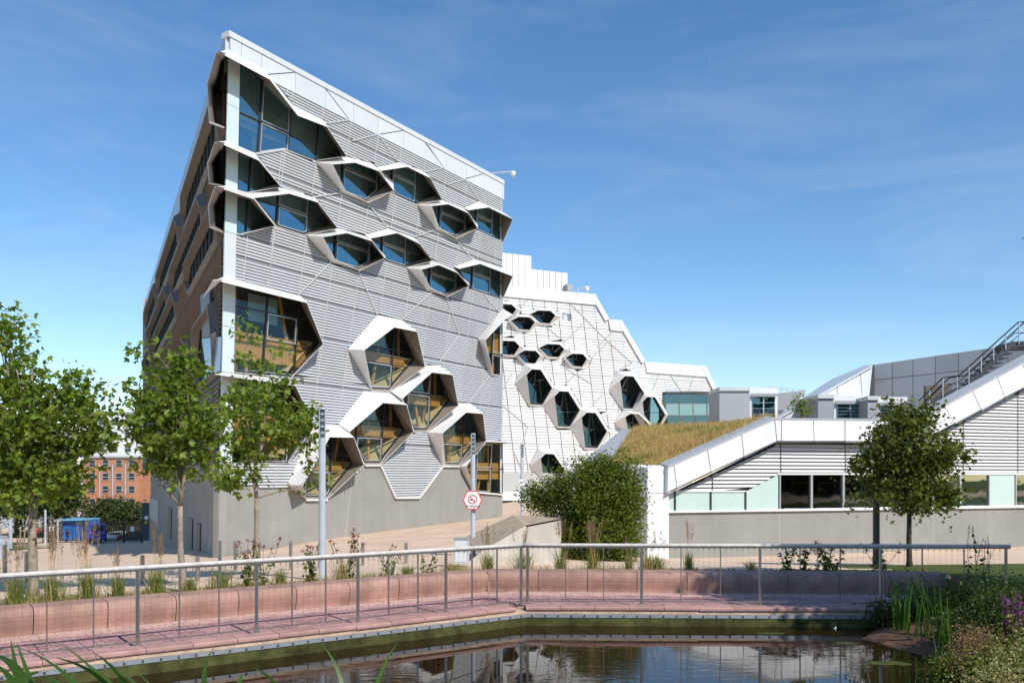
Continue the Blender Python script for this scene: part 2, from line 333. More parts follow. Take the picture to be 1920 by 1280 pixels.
def louvres(pl, field, holes, ribs, joints, pitch, parent, ms, name='louvre_panel', e0=0.0, depth=0.075, gap=0.03, seam_w=0.035, cover=0.76, groove=True):
    """slatted cladding: rows of bent metal slats clipped to field minus holes, one part per panel"""
    z0 = min(p[1] for p in field); z1 = max(p[1] for p in field); panels = {}
    def ivs(z):
        iv = crossings(field, z)
        for h in holes: iv = subtract(iv, crossings(h, z))
        rb = sorted(r(z) for r in ribs); out = []
        for (a, b) in iv:
            cuts = [a]+[r for r in rb if a+0.05 < r < b-0.05]+[b]
            for i in range(len(cuts)-1):
                mid = (cuts[i]+cuts[i+1])/2; idx = sum(1 for r in rb if r < mid)
                out.append((idx, cuts[i]+gap/2, cuts[i+1]-gap/2))
        return out
    z = z0+pitch*0.5; act = {}; cnt = 0
    while z < z1:
        row = sum(1 for j in joints if j < z)
        if any(abs(z-j) < pitch*0.5 for j in joints): dark = True
        else: dark = False
        lo, hi, ce = ivs(z-pitch*0.49), ivs(z+pitch*0.49), ivs(z)
        if len(lo) != len(ce): lo = ce
        if len(hi) != len(ce): hi = ce
        for (k, a0, a1), (_, b0, b1) in zip(lo, hi):
            if a1-a0 < 0.03 and b1-b0 < 0.03: continue
            a1 = max(a1, a0+0.005); b1 = max(b1, b0+0.005)
            key = (k, row); hit = None
            for ent in act.get(key, []):
                if ent[0] > z-pitch*1.6 and min(ent[2], max(a1, b1))-max(ent[1], min(a0, b0)) > 0.01: hit = ent
            if hit is None: cnt += 1; hit = [z, a0, a1, cnt]; act.setdefault(key, []).append(hit)
            hit[0], hit[1], hit[2] = z, min(a0, b0), max(a1, b1)
            mb = panels.setdefault((key, hit[3]), MB()); za, zb = z-pitch*0.5, z+pitch*0.5
            mb.cm = 1; mb.poly([pl.pt(a0, za, e0), pl.pt(a1, za, e0), pl.pt(b1, zb, e0), pl.pt(b0, zb, e0)])
            if dark and groove: continue
            t = cover if not dark else .62; mb.cm = 0; zt = za+pitch*t; c0 = a0*(1-t)+b0*t; c1 = a1*(1-t)+b1*t
            mb.poly([pl.pt(a0, za+pitch*0.10, e0+depth), pl.pt(a1, za+pitch*0.10, e0+depth), pl.pt(c1, zt, e0+depth*0.25), pl.pt(c0, zt, e0+depth*0.25)])
            mb.poly([pl.pt(a0, za+pitch*0.10, e0+depth), pl.pt(a0, za, e0+0.01), pl.pt(a1, za, e0+0.01), pl.pt(a1, za+pitch*0.10, e0+depth)])
        z += pitch
    for mb in panels.values(): mb.build(name, ms, parent)
    # thin seam covers along the ribs
    if seam_w > 0:
        for r in ribs:
            zz = z0; run = None
            while zz < z1+pitch:
                u = r(zz); ins = any(a < u < b for a, b in crossings(field, zz)) and not any(a < u < b for h in holes for a, b in crossings(h, zz))
                if ins and run is None: run = zz
                if (not ins or zz+pitch >= z1+pitch) and run is not None:
                    if zz-run > 0.3:
                        mb = MB(); mb.prism([pl.pt(r(run)-seam_w/2, run, e0+depth*0.3), pl.pt(r(run)+seam_w/2, run, e0+depth*0.3), pl.pt(r(zz-pitch)+seam_w/2, zz-pitch, e0+depth*0.3), pl.pt(r(zz-pitch)-seam_w/2, zz-pitch, e0+depth*0.3)], pl.n*(depth*0.72))
                        mb.build('seam_strip', M['seam'], parent)
                    run = None
                zz += pitch
def clip(poly, a, b, c):
    """keep a*u+b*z<=c"""
    out = []; n = len(poly)
    for i in range(n):
        p, q = poly[i], poly[(i+1) % n]; dp = a*p[0]+b*p[1]-c; dq = a*q[0]+b*q[1]-c
        if dp <= 0: out.append(p)
        if (dp < 0 < dq) or (dq < 0 < dp):
            t = dp/(dp-dq); out.append((p[0]+t*(q[0]-p[0]), p[1]+t*(q[1]-p[1])))
    return out
def bbox(poly): us = [p[0] for p in poly]; zs = [p[1] for p in poly]; return min(us), max(us), min(zs), max(zs)
def glazing(pl, Gp, win, e, us, zs, lean=0.0, gm=None, fw=0.045, openers=()):
    """split glass polygon Gp into panes along lines u=us (leaning) and z=zs; mullions between"""
    gm = gm or M['glass']; u0, u1, z0, z1 = bbox(Gp); zm = (z0+z1)/2
    us = [u for u in us if u0+0.1 < u < u1-0.1]; zs = [z for z in zs if z0+0.1 < z < z1-0.1]
    cols = [Gp]; 
    for u in sorted(us):
        last = cols.pop(); a, b, c = 1, -lean, u-lean*zm
        cols += [clip(last, a, b, c), clip(last, -a, -b, -c)]
    n = 0
    for cp in cols:
        cells = [cp]
        for z in sorted(zs):
            last = cells.pop(); cells += [clip(last, 0, 1, z), clip(last, 0, -1, -z)]
        for q in cells:
            if len(q) >= 3 and (bbox(q)[1]-bbox(q)[0]) > 0.08 and (bbox(q)[3]-bbox(q)[2]) > 0.08:
                mb = MB(); mb.poly([pl.pt(u, z, e) for u, z in q]); mb.build('pane', gm, win)
                if n in openers and len(q) >= 4:
                    cu = sum(p[0] for p in q)/len(q); cz = sum(p[1] for p in q)/len(q); mb = MB()
                    for i in range(len(q)):
                        a_ = q[i]; b_ = q[(i+1) % len(q)]; s_ = 0.9
                        A_ = pl.pt(cu+(a_[0]-cu)*s_, cz+(a_[1]-cz)*s_, e+0.05); B_ = pl.pt(cu+(b_[0]-cu)*s_, cz+(b_[1]-cz)*s_, e+0.05)
                        mb.bar(A_, B_, 0.035, 0.05, pl.n)
                    mb.build('opening_sash', M['framel'], win)
            n += 1
    for u in us:
        mb = MB(); r = []
        for z in np.linspace(z0, z1, 25):
            uu = u+lean*(z-zm)
            if any(a < uu < b for a, b in crossings(Gp, z)): r.append(z)
        if len(r) > 1:
            mb.bar(pl.pt(u+lean*(r[0]-zm), r[0], e+0.02), pl.pt(u+lean*(r[-1]-zm), r[-1], e+0.02), fw, 0.1, pl.n); mb.build('mullion', M['frame'], win)
    for z in zs:
        for (a, b) in crossings(Gp, z):
            mb = MB(); mb.bar(pl.pt(a, z, e+0.03), pl.pt(b, z, e+0.03), fw, 0.1, pl.n); mb.build('transom', M['frame'], win)
    mb = MB()
    for i in range(len(Gp)):
        mb.bar(pl.pt(*Gp[i], e+0.01), pl.pt(*Gp[(i+1) % len(Gp)], e+0.01), 0.07, 0.08, pl.n)
    mb.build('window_frame', M['frame'], win)
def hexwin(pl, A, R, building, Gp=None, closed=True, us=(), zs=(), lean=0.08, inset=0.90, rim=0.035, ge=-0.06, hood=None, liner=None, wood=True, openers=(), gm=None, label=None, lip=0.02):
    """A: attachment outline pixels on the wall plane; R: rim pixels with projection (px,py,e)"""
    Auz = [pl.uz(x, y) for x, y in A]; A3 = [pl.pt(u, z, 0.0) for u, z in Auz]
    Ruz = [pl.uz(x, y, e)+(e,) for x, y, e in R]; R3 = [pl.pt(*q) for q in Ruz]
    n = len(A); cu = sum(p[0] for p in Auz)/n; cz = sum(p[1] for p in Auz)/n
    if Gp is None: Gp = [(cu+(u-cu)*inset, cz+(z-cz)*inset) for u, z in Auz]
    else: Gp = [pl.uz(x, y, ge) for x, y in Gp]
    ru = sum(p[0] for p in Ruz)/n; rz = sum(p[1] for p in Ruz)/n
    R2 = []
    for (u, z, e) in Ruz:
        l_ = math.hypot(u-ru, z-rz) or 1; s_ = (l_-rim)/l_; R2.append(pl.pt(ru+(u-ru)*s_, rz+(z-rz)*s_, e+0.004))
    R2b = [p-pl.n*lip for p in R2]
    G3 = []
    for i in range(n):
        if closed or len(Gp) == n: u, z = Gp[i]
        else: u, z = Auz[i][0]+(cu-Auz[i][0])*(1-inset), Auz[i][1]+(cz-Auz[i][1])*(1-inset)
        G3.append(pl.pt(u, z, ge))
    mb = MB(); m_ = n if closed else n-1
    for i in range(m_):
        j = (i+1) % n
        mb.cm = 0; mb.poly([A3[i], A3[j], R3[j]]); mb.poly([A3[i], R3[j], R3[i]]); mb.poly([R3[i], R3[j], R2[j], R2[i]]); mb.poly([R2[i], R2[j], R2b[j], R2b[i]])
        mb.cm = 1; mb.poly([G3[i], G3[j], R2b[j]]); mb.poly([G3[i], R2b[j], R2b[i]])
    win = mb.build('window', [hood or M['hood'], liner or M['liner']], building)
    if label: win['label'] = label
    glazing(pl, Gp, win, ge, us, zs, lean, gm, openers=openers)
    return win, Auz, Gp
exec_later = []
# ------------------------------------------------------------------ terrain
D_A = 36.6; D_B = 55.3
FA0 = G(428, D_A); FB0 = G(945, D_B)
fr = Plane((FA0.x, FA0.y, 0), (FB0-FA0))                       # front facade plane of the grey building
C_top = fr.P(428, 58); C_bot = fr.P(408, 1045)
kS = (C_top-C_bot)/(C_top.z-C_bot.z)
C0 = C_bot - kS*C_bot.z
sdir = Vector(((175-960)/F_PX, 1, 0)).normalized()
sd_pl = Plane(C0, sdir, kS, flip=True)
if sd_pl.n.x > 0: sd_pl.n = -sd_pl.n
if fr.n.y > 0: fr.n = -fr.n
RAIL_C = Vector((0.17, 15.68, 0)); RAIL_L = Vector((-5.19, 11.83, 0)); dL = (RAIL_C-RAIL_L).normalized(); RAIL_L = RAIL_C-dL*14.0
RAIL_R = G(1890, 15.42); dR = (RAIL_R-RAIL_C).normalized()
BEN_C = G(916, 17.62); BEN_L = BEN_C-dL*16; BEN_R = G(1780, 17.1)
def side(p, a, d):  # signed distance, + = behind (away from the pond)
    return (p[0]-a.x)*(-d.y)+(p[1]-a.y)*d.x
TP = [(-12.5, 18, 0.15), (-8, 18, .12), (-5, 20, .1), (0, 20, .2), (0, 23, .08), (5, 20, .25), (9, 19, .25), (14, 20, .25), (20, 20, .3), (-1.5, 27, .0), (-7, 23, -.15),
      (C_bot.x, C_bot.y, -1.14), (-9.2, 41.3, -.73), (-5, 48, -.5), (FB0.x, FB0.y, -.3), (0, 35, -.2), (5.4, 30, -.57), (13, 32.6, -.57), (21, 35.3, -.57), (11, 24, -.05), (18, 26, -.1),
      (0.5, 43, -.1), (2, 60, -.1), (5, 90, 0), (20, 90, 0), (40, 90, 0), (40, 40, 0), (-12, 28, -.5), (-18, 25, -.4), (-22, 36, -1.3), (-24, 50, -2.3), (-30, 60, -3.0), (-45, 75, -4.0), (-35, 90, -4.8), (-45, 110, -6.2), (-60, 110, -6.2),
      (-75, 110, -6.0), (-55, 140, -6.4), (-90, 140, -6.4), (-30, 130, -6), (-90, 80, -4.5), (-40, 45, -2), (-16, 15, .2), (-25, 20, 0), (-300, 300, -7), (300, 300, -2), (0, 500, -6), (-300, 0, 0), (300, 0, 0), (0, -200, 1), (-300, 600, -7), (300, 600, -4), (60, 10, .5)]
TPa = np.array(TP, float); sc_ = 30.0
def U(r): return np.where(r > 1e-9, r*r*np.log(r+1e-12), 0)
def tps():
    X = TPa[:, :2]/sc_; n = len(X); r = np.linalg.norm(X[:, None]-X[None], axis=2); K = U(r)+np.eye(n)*0.01
    Pm = np.hstack([np.ones((n, 1)), X]); A = np.zeros((n+3, n+3)); A[:n, :n] = K; A[:n, n:] = Pm; A[n:, :n] = Pm.T
    return np.linalg.solve(A, np.concatenate([TPa[:, 2], np.zeros(3)]))
WT = tps()
def terr(x, y):
    x = np.atleast_1d(np.asarray(x, float)); y = np.atleast_1d(np.asarray(y, float)); q = np.stack([x, y], -1)/sc_
    r = np.linalg.norm(q[..., None, :]-(TPa[:, :2]/sc_), axis=-1); return (U(r) @ WT[:-3])+WT[-3]+q[..., 0]*WT[-2]+q[..., 1]*WT[-1]
def bankx(y): return np.interp(y, [3, 8, 9.5, 11, 12.3, 13.2, 14.1, 15.3], [4.4, 4.8, 5.15, 5.55, 6.15, 5.95, 5.7, 6.4])
def ground_z(x, y):
    x = np.atleast_1d(np.asarray(x, float)); y = np.atleast_1d(np.asarray(y, float)); z = np.clip(terr(x, y), -7.5, 1.2)
    near = (y < 22) & (np.abs(x) < 30)
    bl = (x-BEN_C.x)*(-dL.y)+(y-BEN_C.y)*dL.x-0.28; br = y-(BEN_C.y+(x-BEN_C.x)*(BEN_R.y-BEN_C.y)/(BEN_R.x-BEN_C.x))-0.28
    behind = np.where(x < BEN_C.x, bl, br)
    bed = np.clip(1-behind/1.4, 0, 1); z = np.where(near & (behind > 0), z*(1-bed)+0.37*bed, z)
    bx = bankx(y); bank = np.clip(-0.33+(x-bx)*0.30, -0.33, 0.25)+np.sin(x*3+y*2)*0.015
    pond = -0.95
    right = x > 8.75
    zf = np.where(x > bx, bank, pond); zf = np.where((x > bx-0.6) & (x <= bx), -0.95+(x-bx+0.6)/0.6*0.62, zf)
    zf = np.where((y > 15.2) & (x > bx) & (x < 8.75), -0.3, zf)
    zf = np.where(y < 3.5, 0.75, zf); zf = np.where((y >= 3.5) & (y < 5) & (x < bx), 0.75-(y-3.5)/1.5*1.7, zf)
    z = np.where(near & (behind <= 0) & ~(right & (y > 15.6)), zf, z)
    return z
def gz(x, y): return float(ground_z(x, y)[0])
def axis(a, lo, hi, fine, coarse):
    out = []; v = a[0]
    while v < a[1]:
        out.append(v); dd = 0 if lo <= v <= hi else (lo-v if v < lo else v-hi)
        v += min(coarse, fine+abs(dd)*0.10)
    return np.array(out)
gx = axis((-420, 420), -13, 13, 0.28, 25); gy = axis((-60, 900), 9, 21, 0.28, 25)
XX, YY = np.meshgrid(gx, gy, indexing='ij'); ZZ = ground_z(XX, YY)
nx, ny = XX.shape; V = np.stack([XX, YY, ZZ], -1).reshape(-1, 3); ii, jj = np.meshgrid(np.arange(nx-1), np.arange(ny-1), indexing='ij')
a = (ii*ny+jj).ravel(); Fc = np.stack([a, a+ny, a+ny+1, a+1], 1)
cxm = V[Fc].mean(1); mi = np.zeros(len(Fc), int)
front = (side((cxm[:, 0], cxm[:, 1]), BEN_C, dL) < 0.25) & (cxm[:, 0] < 0) | (cxm[:, 0] >= 0) & (cxm[:, 1] < 17.3)
mi[front & (cxm[:, 2] < 0.3) & (np.abs(cxm[:, 0]) < 30)] = 1
lawn = ((cxm[:, 0] > 8.9) & (cxm[:, 1] > 15.5) & (cxm[:, 1] < 21.3) & (cxm[:, 1] < 40)) | ((cxm[:, 0] > 6.2) & (cxm[:, 1] > 18.3) & (cxm[:, 1] < 19.6)) | ((cxm[:, 0] > 8.0) & (cxm[:, 1] > 20.2) & (cxm[:, 1] < 22.3))
lawn |= (cxm[:, 0] < -40) & (cxm[:, 1] > 60) & (cxm[:, 1] < 105) & (cxm[:, 0]/cxm[:, 1] < -0.555)
mi[lawn & ~((cxm[:, 1] < 15.5))] = 2
bedm = ((cxm[:, 0] < 0) & (side((cxm[:, 0], cxm[:, 1]), BEN_C, dL) > 0) & (side((cxm[:, 0], cxm[:, 1]), BEN_C, dL) < 1.3)) | ((cxm[:, 0] >= 0) & (cxm[:, 0] < 8.6) & (cxm[:, 1] >= 17.3) & (cxm[:, 1] < 18.3))
mi[(cxm[:, 1] < 4.5)] = 2
mi[bedm & (cxm[:, 1] < 21) & (cxm[:, 0] > -20)] = 3
plaza = brickmat('plaza_paving', (0.68, 0.49, 0.35), (0.75, 0.56, 0.41), (0.48, 0.34, 0.25), 0.4, 0.2, 0.008, noise=0.14, rot=0.6)
lawnm = mat('lawn_grass', (0.085, 0.11, 0.02), 0.9, noise=0.5, nscale=2.5, bump=0.6, bscale=30)
npmesh('ground', V, Fc.ravel(), np.full(len(Fc), 4), [plaza, M['mud'], lawnm, M['soil']], mi=mi, kind='structure')
# ------------------------------------------------------------------ pond water
def watermat():
    m = bpy.data.materials.new('pond_water'); m.use_nodes = True; t = m.node_tree; n = t.nodes; l = t.links.new; b = n['Principled BSDF']
    b.inputs['Base Color'].default_value = (0.022, 0.012, 0.004, 1); b.inputs['Roughness'].default_value = 0.02; b.inputs['IOR'].default_value = 1.33
    b.inputs['Specular IOR Level'].default_value = 0.5
    g = n.new('ShaderNodeNewGeometry'); mp_ = n.new('ShaderNodeMapping'); mp_.inputs['Scale'].default_value = (1.0, 2.2, 1)
    l(g.outputs['Position'], mp_.inputs[0]); z1 = n.new('ShaderNodeTexNoise'); z1.inputs['Scale'].default_value = 3.2; z1.inputs['Detail'].default_value = 4; l(mp_.outputs[0], z1.inputs[0])
    z2 = n.new('ShaderNodeTexNoise'); z2.inputs['Scale'].default_value = 0.45; l(g.outputs['Position'], z2.inputs[0])
    r = n.new('ShaderNodeMapRange'); r.inputs['From Min'].default_value = 0.42; r.inputs['From Max'].default_value = 0.62; l(z2.outputs['Fac'], r.inputs['Value'])
    mu = n.new('ShaderNodeMath'); mu.operation = 'MULTIPLY'; l(z1.outputs['Fac'], mu.inputs[0]); l(r.outputs[0], mu.inputs[1])
    bp = n.new('ShaderNodeBump'); bp.inputs['Strength'].default_value = 0.35; bp.inputs['Distance'].default_value = 0.012; l(mu.outputs[0], bp.inputs['Height']); l(bp.outputs[0], b.inputs['Normal'])
    return m
WZ = -0.295
mb = MB(); wl = RAIL_L-Vector((-dL.y, dL.x, 0))*0.30; wc = Vector((0.25, 15.33, 0)); 
mb.poly([(wl.x, wl.y, WZ), (-14, 2, WZ), (9, 2, WZ), (9, 15.2, WZ), (6.8, 15.25, WZ), (wc.x, wc.y+0.05, WZ)])
mb.build('pond_water', watermat(), kind='structure')

# ================================================================== grey faceted building
bA = thing('engineering_building', (C0.x, C0.y, C_bot.z), 'tall grey metal-clad corner building with angular hexagonal window hoods above a rendered base', 'building')
WIN_A = [
 # (A attach px, R rim px+e, closed, us fractions, z fractions)
 dict(A=[(591,304),(651,294),(697,306),(737,340),(690,380),(642,363)], R=[(623,308,1.0),(665,304,1.0),(712,321,1.0),(739,358,.85),(690,381,.25),(647,358,.25)], u=(.33,.8), z=(.62,)),
 dict(A=[(703,314),(748,304),(792,320),(824,365),(781,385),(741,367)], R=[(714,320,.45),(764,312,1.0),(808,334,1.0),(830,375,.7),(781,386,.03),(742,367,.03)], u=(.25,.62), z=(.55,)),
 dict(A=[(781,384),(830,375),(870,391),(896,420),(856,447),(817,431)], R=[(809,386,1.0),(840,382,1.0),(880,400,1.0),(896,428,.8),(856,448,.25),(823,427,.25)], u=(.35,.8), z=(.6,)),
 dict(A=[(462,362),(530,352),(592,371),(628,422),(572,442),(517,425)], R=[(476,371,.5),(542,362,1.0),(597,379,1.0),(634,428,.75),(572,443,.03),(518,425,.03)], u=(.33,.68), z=(.5,)),
 dict(A=[(572,441),(636,428),(690,444),(723,480),(674,507),(620,492)], R=[(605,444,1.0),(650,436,1.0),(699,452,1.0),(722,484,.85),(675,508,.25),(628,487,.25)], u=(.35,.8), z=(.6,)),
 dict(A=[(684,440),(728,428),(776,445),(806,482),(762,502),(721,490)], R=[(694,447,.45),(745,436,1.0),(788,457,1.0),(811,489,.7),(763,503,.03),(722,491,.03)], u=(.25,.62), z=(.5,)),
 dict(A=[(762,502),(813,489),(850,504),(879,530),(838,557),(800,545)], R=[(790,505,1.0),(822,496,1.0),(860,512,1.0),(880,536,.8),(839,557,.25),(806,539,.25)], u=(.35,.8), z=(.6,)),
 # large lower hexes
 dict(A=[(651,655),(707,590),(752,599),(784,673),(731,735),(696,733)], R=[(682.5,656,1.1),(739,612.5,1.1),(782.5,621,1.1),(797.5,687.5,1.0),(732,735,.05),(697.5,733,.05)], u=(.22,.62), z=(.38,.58)),
 dict(A=[(731,732),(797,685),(823,684),(849,750),(800,810),(775,810)], R=[(754,747,1.0),(810,697,1.1),(849,702,1.1),(860,760,1.0),(800,810,.05),(777,810,.05)], u=(.25,.62), z=(.55,)),
 dict(A=[(634,794),(682,733),(731,736),(765,806),(713,872),(682,872)], R=[(655,809,.8),(718,754,1.1),(763,758,1.1),(776,809,1.0),(714,872,.05),(684,872,.05)], u=(.25,.62), z=(.38,.6)),
 dict(A=[(800,810),(860,756),(881,755),(903,817),(860,874),(829,874)], R=[(829,812,1.1),(874,772,1.1),(906,775,1.1),(912,826,1.0),(860,875,.05),(835,872,.1)], u=(.25,.65), z=(.35,.6)),
 dict(A=[(538,908),(586,797),(634,796),(668,868),(613,936),(572,936)], R=[(567,910,1.1),(618,818,1.1),(664,819,1.1),(683,871,1.0),(614,936,.05),(574,936,.1)], u=(.25,.62), z=(.38,.6)),
 # corner windows (open at the corner)
 dict(A=[(427,92),(495,130),(548,196),(605,224),(640,292),(590,303),(533,281),(471,289),(425,270)], R=[(411,98,1.0),(505,148,1.0),(559,216,1.0),(614,238,1.0),(651,293,.8),(592,302,.03),(533,280,.03),(472,288,.03),(444,277,.03)], closed=False, G=[(449,118),(482,139),(547,206),(602,233),(640,291),(592,301),(533,280),(472,288),(446,277)], u=(.19,.46,.74), z=(.42,)),
 dict(A=[(425,264),(478,287),(520,345),(462,363),(443,358)], R=[(408,266,1.0),(486,300,1.0),(528,351,.7),(463,362,.03),(444,357,.03)], closed=False, G=[(446,285),(475,292),(522,348),(462,362),(444,357)], u=(.3,), z=()),
 dict(A=[(424,348),(468,363),(512,420),(451,440),(441,438)], R=[(406,350,1.0),(476,372,1.0),(517,424,.7),(450,440,.03),(442,438,.03)], closed=False, G=[(444,369),(466,374),(511,422),(450,440),(442,437)], u=(.28,), z=()),
 dict(A=[(421,518),(563,554),(600,643),(545,708),(437,697)], R=[(404,525,1.0),(576,567,1.0),(607,645,.9),(546,709,.05),(437,698,.03)], closed=False, G=[(439,535),(560,560),(600,643),(545,707),(437,697)], u=(.34,.7), z=(.42,.75), op=(4,)),
 dict(A=[(419,698),(542,711),(585,795),(538,868),(432,868)], R=[(402,701,1.0),(555,722,1.0),(590,799,.9),(540,869,.05),(433,869,.03)], closed=False, G=[(436,714),(542,718),(584,796),(536,867),(432,867)], u=(.34,.7), z=(.42,.75)),
 dict(A=[(869,390),(898,377),(944,398),(942,454),(894,433)], R=[(878,394,.5),(916,388,1.0),(962,411,1.0),(943,456,.02),(895,433,.02)], closed=False, G=[(874,394),(902,384),(941,402),(941,452),(894,432)], u=(.25,.72), z=(.55,)),
 dict(A=[(851,499),(890,485),(944,503),(942,560),(880,542)], R=[(860,504,.5),(900,494,1.0),(962,518,1.0),(943,561,.02),(881,542,.02)], closed=False, G=[(858,504),(893,491),(941,508),(941,559),(881,541)], u=(.3,.72), z=(.55,)),
 dict(A=[(942,578),(936,585),(896,635),(918,704),(942,706)], R=[(962,590,1.0),(951,594,1.0),(910,637,1.0),(924,702,.2),(941,706,.02)], closed=False, G=[(941,592),(936,592),(903,636),(920,704),(941,704)], u=(.5,), z=(.35,)),
 dict(A=[(944,826),(905,826),(862,874),(886,922),(942,927)], R=[(962,829,1.0),(912,827,1.0),(874,874,.5),(887,921,.1),(941,926,.02)], closed=False, G=[(941,832),(903,832),(868,874),(887,921),(941,925)], u=(.3,.7), z=(.5,)),
]
field = [fr.uz(*q) for q in [(447,128),(497,150),(520,159),(756,279),(941,371),(943,640),(941,826),(941,926),(883,922),(860,874),(829,873),(786,932),(741,932),(713,872),(683,872),(613,936),(573,936),(541,912),(411,911),(436,700)]]
zt = (fr.uz(520,159)[1]+fr.uz(756,279)[1])/2
field[2] = (field[2][0], zt); field[3] = (field[3][0], zt); field[4] = (field[4][0], zt)
holes = []
for W in WIN_A:
    h = [fr.uz(x, y) for x, y in W['A']]; holes.append(h)
def ribf(px, py, sl):
    u, z = fr.uz(px, py); u2, z2 = fr.uz(px-sl*100, py+100); k = (u2-u)/(z2-z)
    return lambda zz: u+(zz-z)*k
ribs = [ribf(x, y, s_) for x, y, s_ in [(451,150,.07),(489,180,.10),(505,500,.10),(552,140,.13),(609,168,.13),(661,196,.13),(707,257,.14),(755,250,.13),(797,298,.13),(835,330,.13),(873,350,.13),(907,372,.12),(936,385,.10),(954,480,.14),(975,560,.15)]]
joints = sorted(fr.uz(x, y)[1] for x, y in [(660,262),(570,345),(452,440),(570,515),(570,559),(640,640),(617,721),(884,755),(720,830)])
zs_ = fr.uz(780,440)[1]; joints.append(zs_); joints.sort()
louvres(fr, field, holes, ribs, joints, 0.135, bA, [M['slat'], M['slatback']], depth=.06, seam_w=.03)
for W in WIN_A:
    gu = [fr.uz(*q, -0.06) for q in W['G']] if 'G' in W else None
    src_ = gu or [fr.uz(*q) for q in W['A']]; b0, b1, c0, c1 = bbox(src_)
    us = [b0+(b1-b0)*t for t in W['u']]; zs = [c0+(c1-c0)*t for t in W['z']]
    hexwin(fr, W['A'], W['R'], bA, Gp=W.get('G'), closed=W.get('closed', True), us=us, zs=zs, openers=W.get('op', (2, 3)), gm=M['glassw'] if c0 < fr.uz(560,600)[1] else None)
# diagonal ridge seams between the hexes
DIAG = [((620,492),(560,552)),((672,508),(707,589)),((812,545),(752,600)),((836,556),(861,627)),((861,627),(822,681)),((908,553),(935,584)),((918,704),(881,752)),((585,370),(640,361)),
        ((712,257),(745,302)),((692,384),(727,427)),((777,444),(812,432)),((856,450),(884,485)),((872,337),(900,377)),((800,269),(832,315)),((832,315),(795,322)),((605,232),(655,225)),((707,252),(660,264)),((872,336),(838,346)),
        ((472,290),(532,281)),((451,440),(512,424))]
for p, q in DIAG:
    mb = MB(); mb.bar(fr.P(*p, .055), fr.P(*q, .055), 0.06, 0.06, fr.n); mb.build('ridge_seam', M['seam'], bA)
# parapet: cap and flat panels
zc = (fr.uz(430,68)[1]+fr.uz(944,348)[1])/2; ztop = (fr.uz(428,58)[1]+fr.uz(945,340)[1])/2
uL = fr.uz(428,60)[0]; uR = fr.uz(943,400)[0]
mb = MB(); mb.box(fr.pt((uL+uR)/2, (zc+ztop)/2, -0.15), (uR-uL+.06, .5, ztop-zc), fr.d, fr.n, (0,0,1)); mb.build('parapet_cap', M['parapet'], bA)
xs = [430,451,489,552,609,661,707,755,797,835,873,907,941,944]
for i in range(len(xs)-1):
    u0 = fr.uz(xs[i], 60+.546*(xs[i]-430)+30)[0]; u1 = fr.uz(xs[i+1], 60+.546*(xs[i+1]-430)+30)[0]; zb = zt
    pts = [(u0,zb),(u1,zb),(u1,zc-.02),(u0,zc-.02)]
    if i <= 1: pts = [(u0, fr.uz(xs[i],96+.52*(xs[i]-427))[1]-.05),(u1,fr.uz(xs[i+1],96+.52*(xs[i+1]-427))[1]-.05),(u1,zc-.02),(u0,zc-.02)]
    if i == 2: pts = [(u0, fr.uz(489,130)[1]),fr.uz(505,150),(fr.uz(520,159)[0],zb),(u1,zb),(u1,zc-.02),(u0,zc-.02)]
    q = [(u+(.012 if abs(u-u0) < .01 else (-.012 if abs(u-u1) < .01 else 0)), z) for u, z in pts]
    mb = MB(); mb.prism([fr.pt(u, z, .0) for u, z in q], fr.n*.06); mb.build('parapet_panel', M['parapet'], bA)
for p, q in [((500,140),(552,136)),((610,166),(655,225)),((712,252),(755,245)),((797,268),(832,314)),((873,335),(907,326))]:
    mb = MB(); mb.bar(fr.P(*p, .062), fr.P(*q, .062), 0.035, 0.014, fr.n); mb.build('panel_joint', M['frame'], bA)
# corner strip of pale glass panels
zz = [fr.uz(425, y)[1] for y in (100, 195, 268, 352, 435, 524, 612, 698, 800, 905)]
for i in range(len(zz)-1):
    def cx(z): 
        t = (C_top.z-z)/(C_top.z-C_bot.z); return (C_top*(1-t)+C_bot*t)
    a0, a1 = cx(zz[i]-.01), cx(zz[i+1]+.01); ua0 = (a0-fr.O).dot(fr.d); ua1 = (a1-fr.O).dot(fr.d)
    w_ = 0.62 if i != 4 else .60
    mb = MB(); mb.prism([fr.pt(ua0, zz[i]-.01, -.02), fr.pt(ua1, zz[i+1]+.01, -.02), fr.pt(ua1+w_, zz[i+1]+.01, -.02), fr.pt(ua0+w_, zz[i]-.01, -.02)], fr.n*.07)
    mb.build('corner_panel', M['parapet'] if i in (4,) else M['column'], bA)
# rendered base wall of the front
pb = [fr.uz(*q) for q in [(409,905),(943,868)]]
base_top = [fr.uz(*q) for q in [(410,905),(541,905),(575,940),(613,940),(680,868),(835,868),(860,872),(884,925),(943,929)]]
bt = base_top + [(uR, -1.6), (fr.uz(408,1045)[0], -1.9)]
mb = MB(); mb.prism([fr.pt(u, z, -.03) for u, z in bt], -fr.n*.3); mb.build('base_wall', M['render'], bA)
for p, q in [((713,872),(741,933)),((741,933),(786,933)),((786,933),(830,874)),((684,872),(714,872)),((829,874),(860,874)),((573,937),(613,937)),((884,922),(942,927))]:
    mb = MB(); mb.bar(fr.P(*p, .03), fr.P(*q, .03), .09, .14, fr.n); mb.build('base_trim', M['hood'], bA)
for x in (659,):
    mb = MB(); mb.bar(fr.P(x, 905, -.027), fr.P(x-12, 1010, -.027), .02, .012, fr.n); mb.build('render_joint', M['conc'], bA)
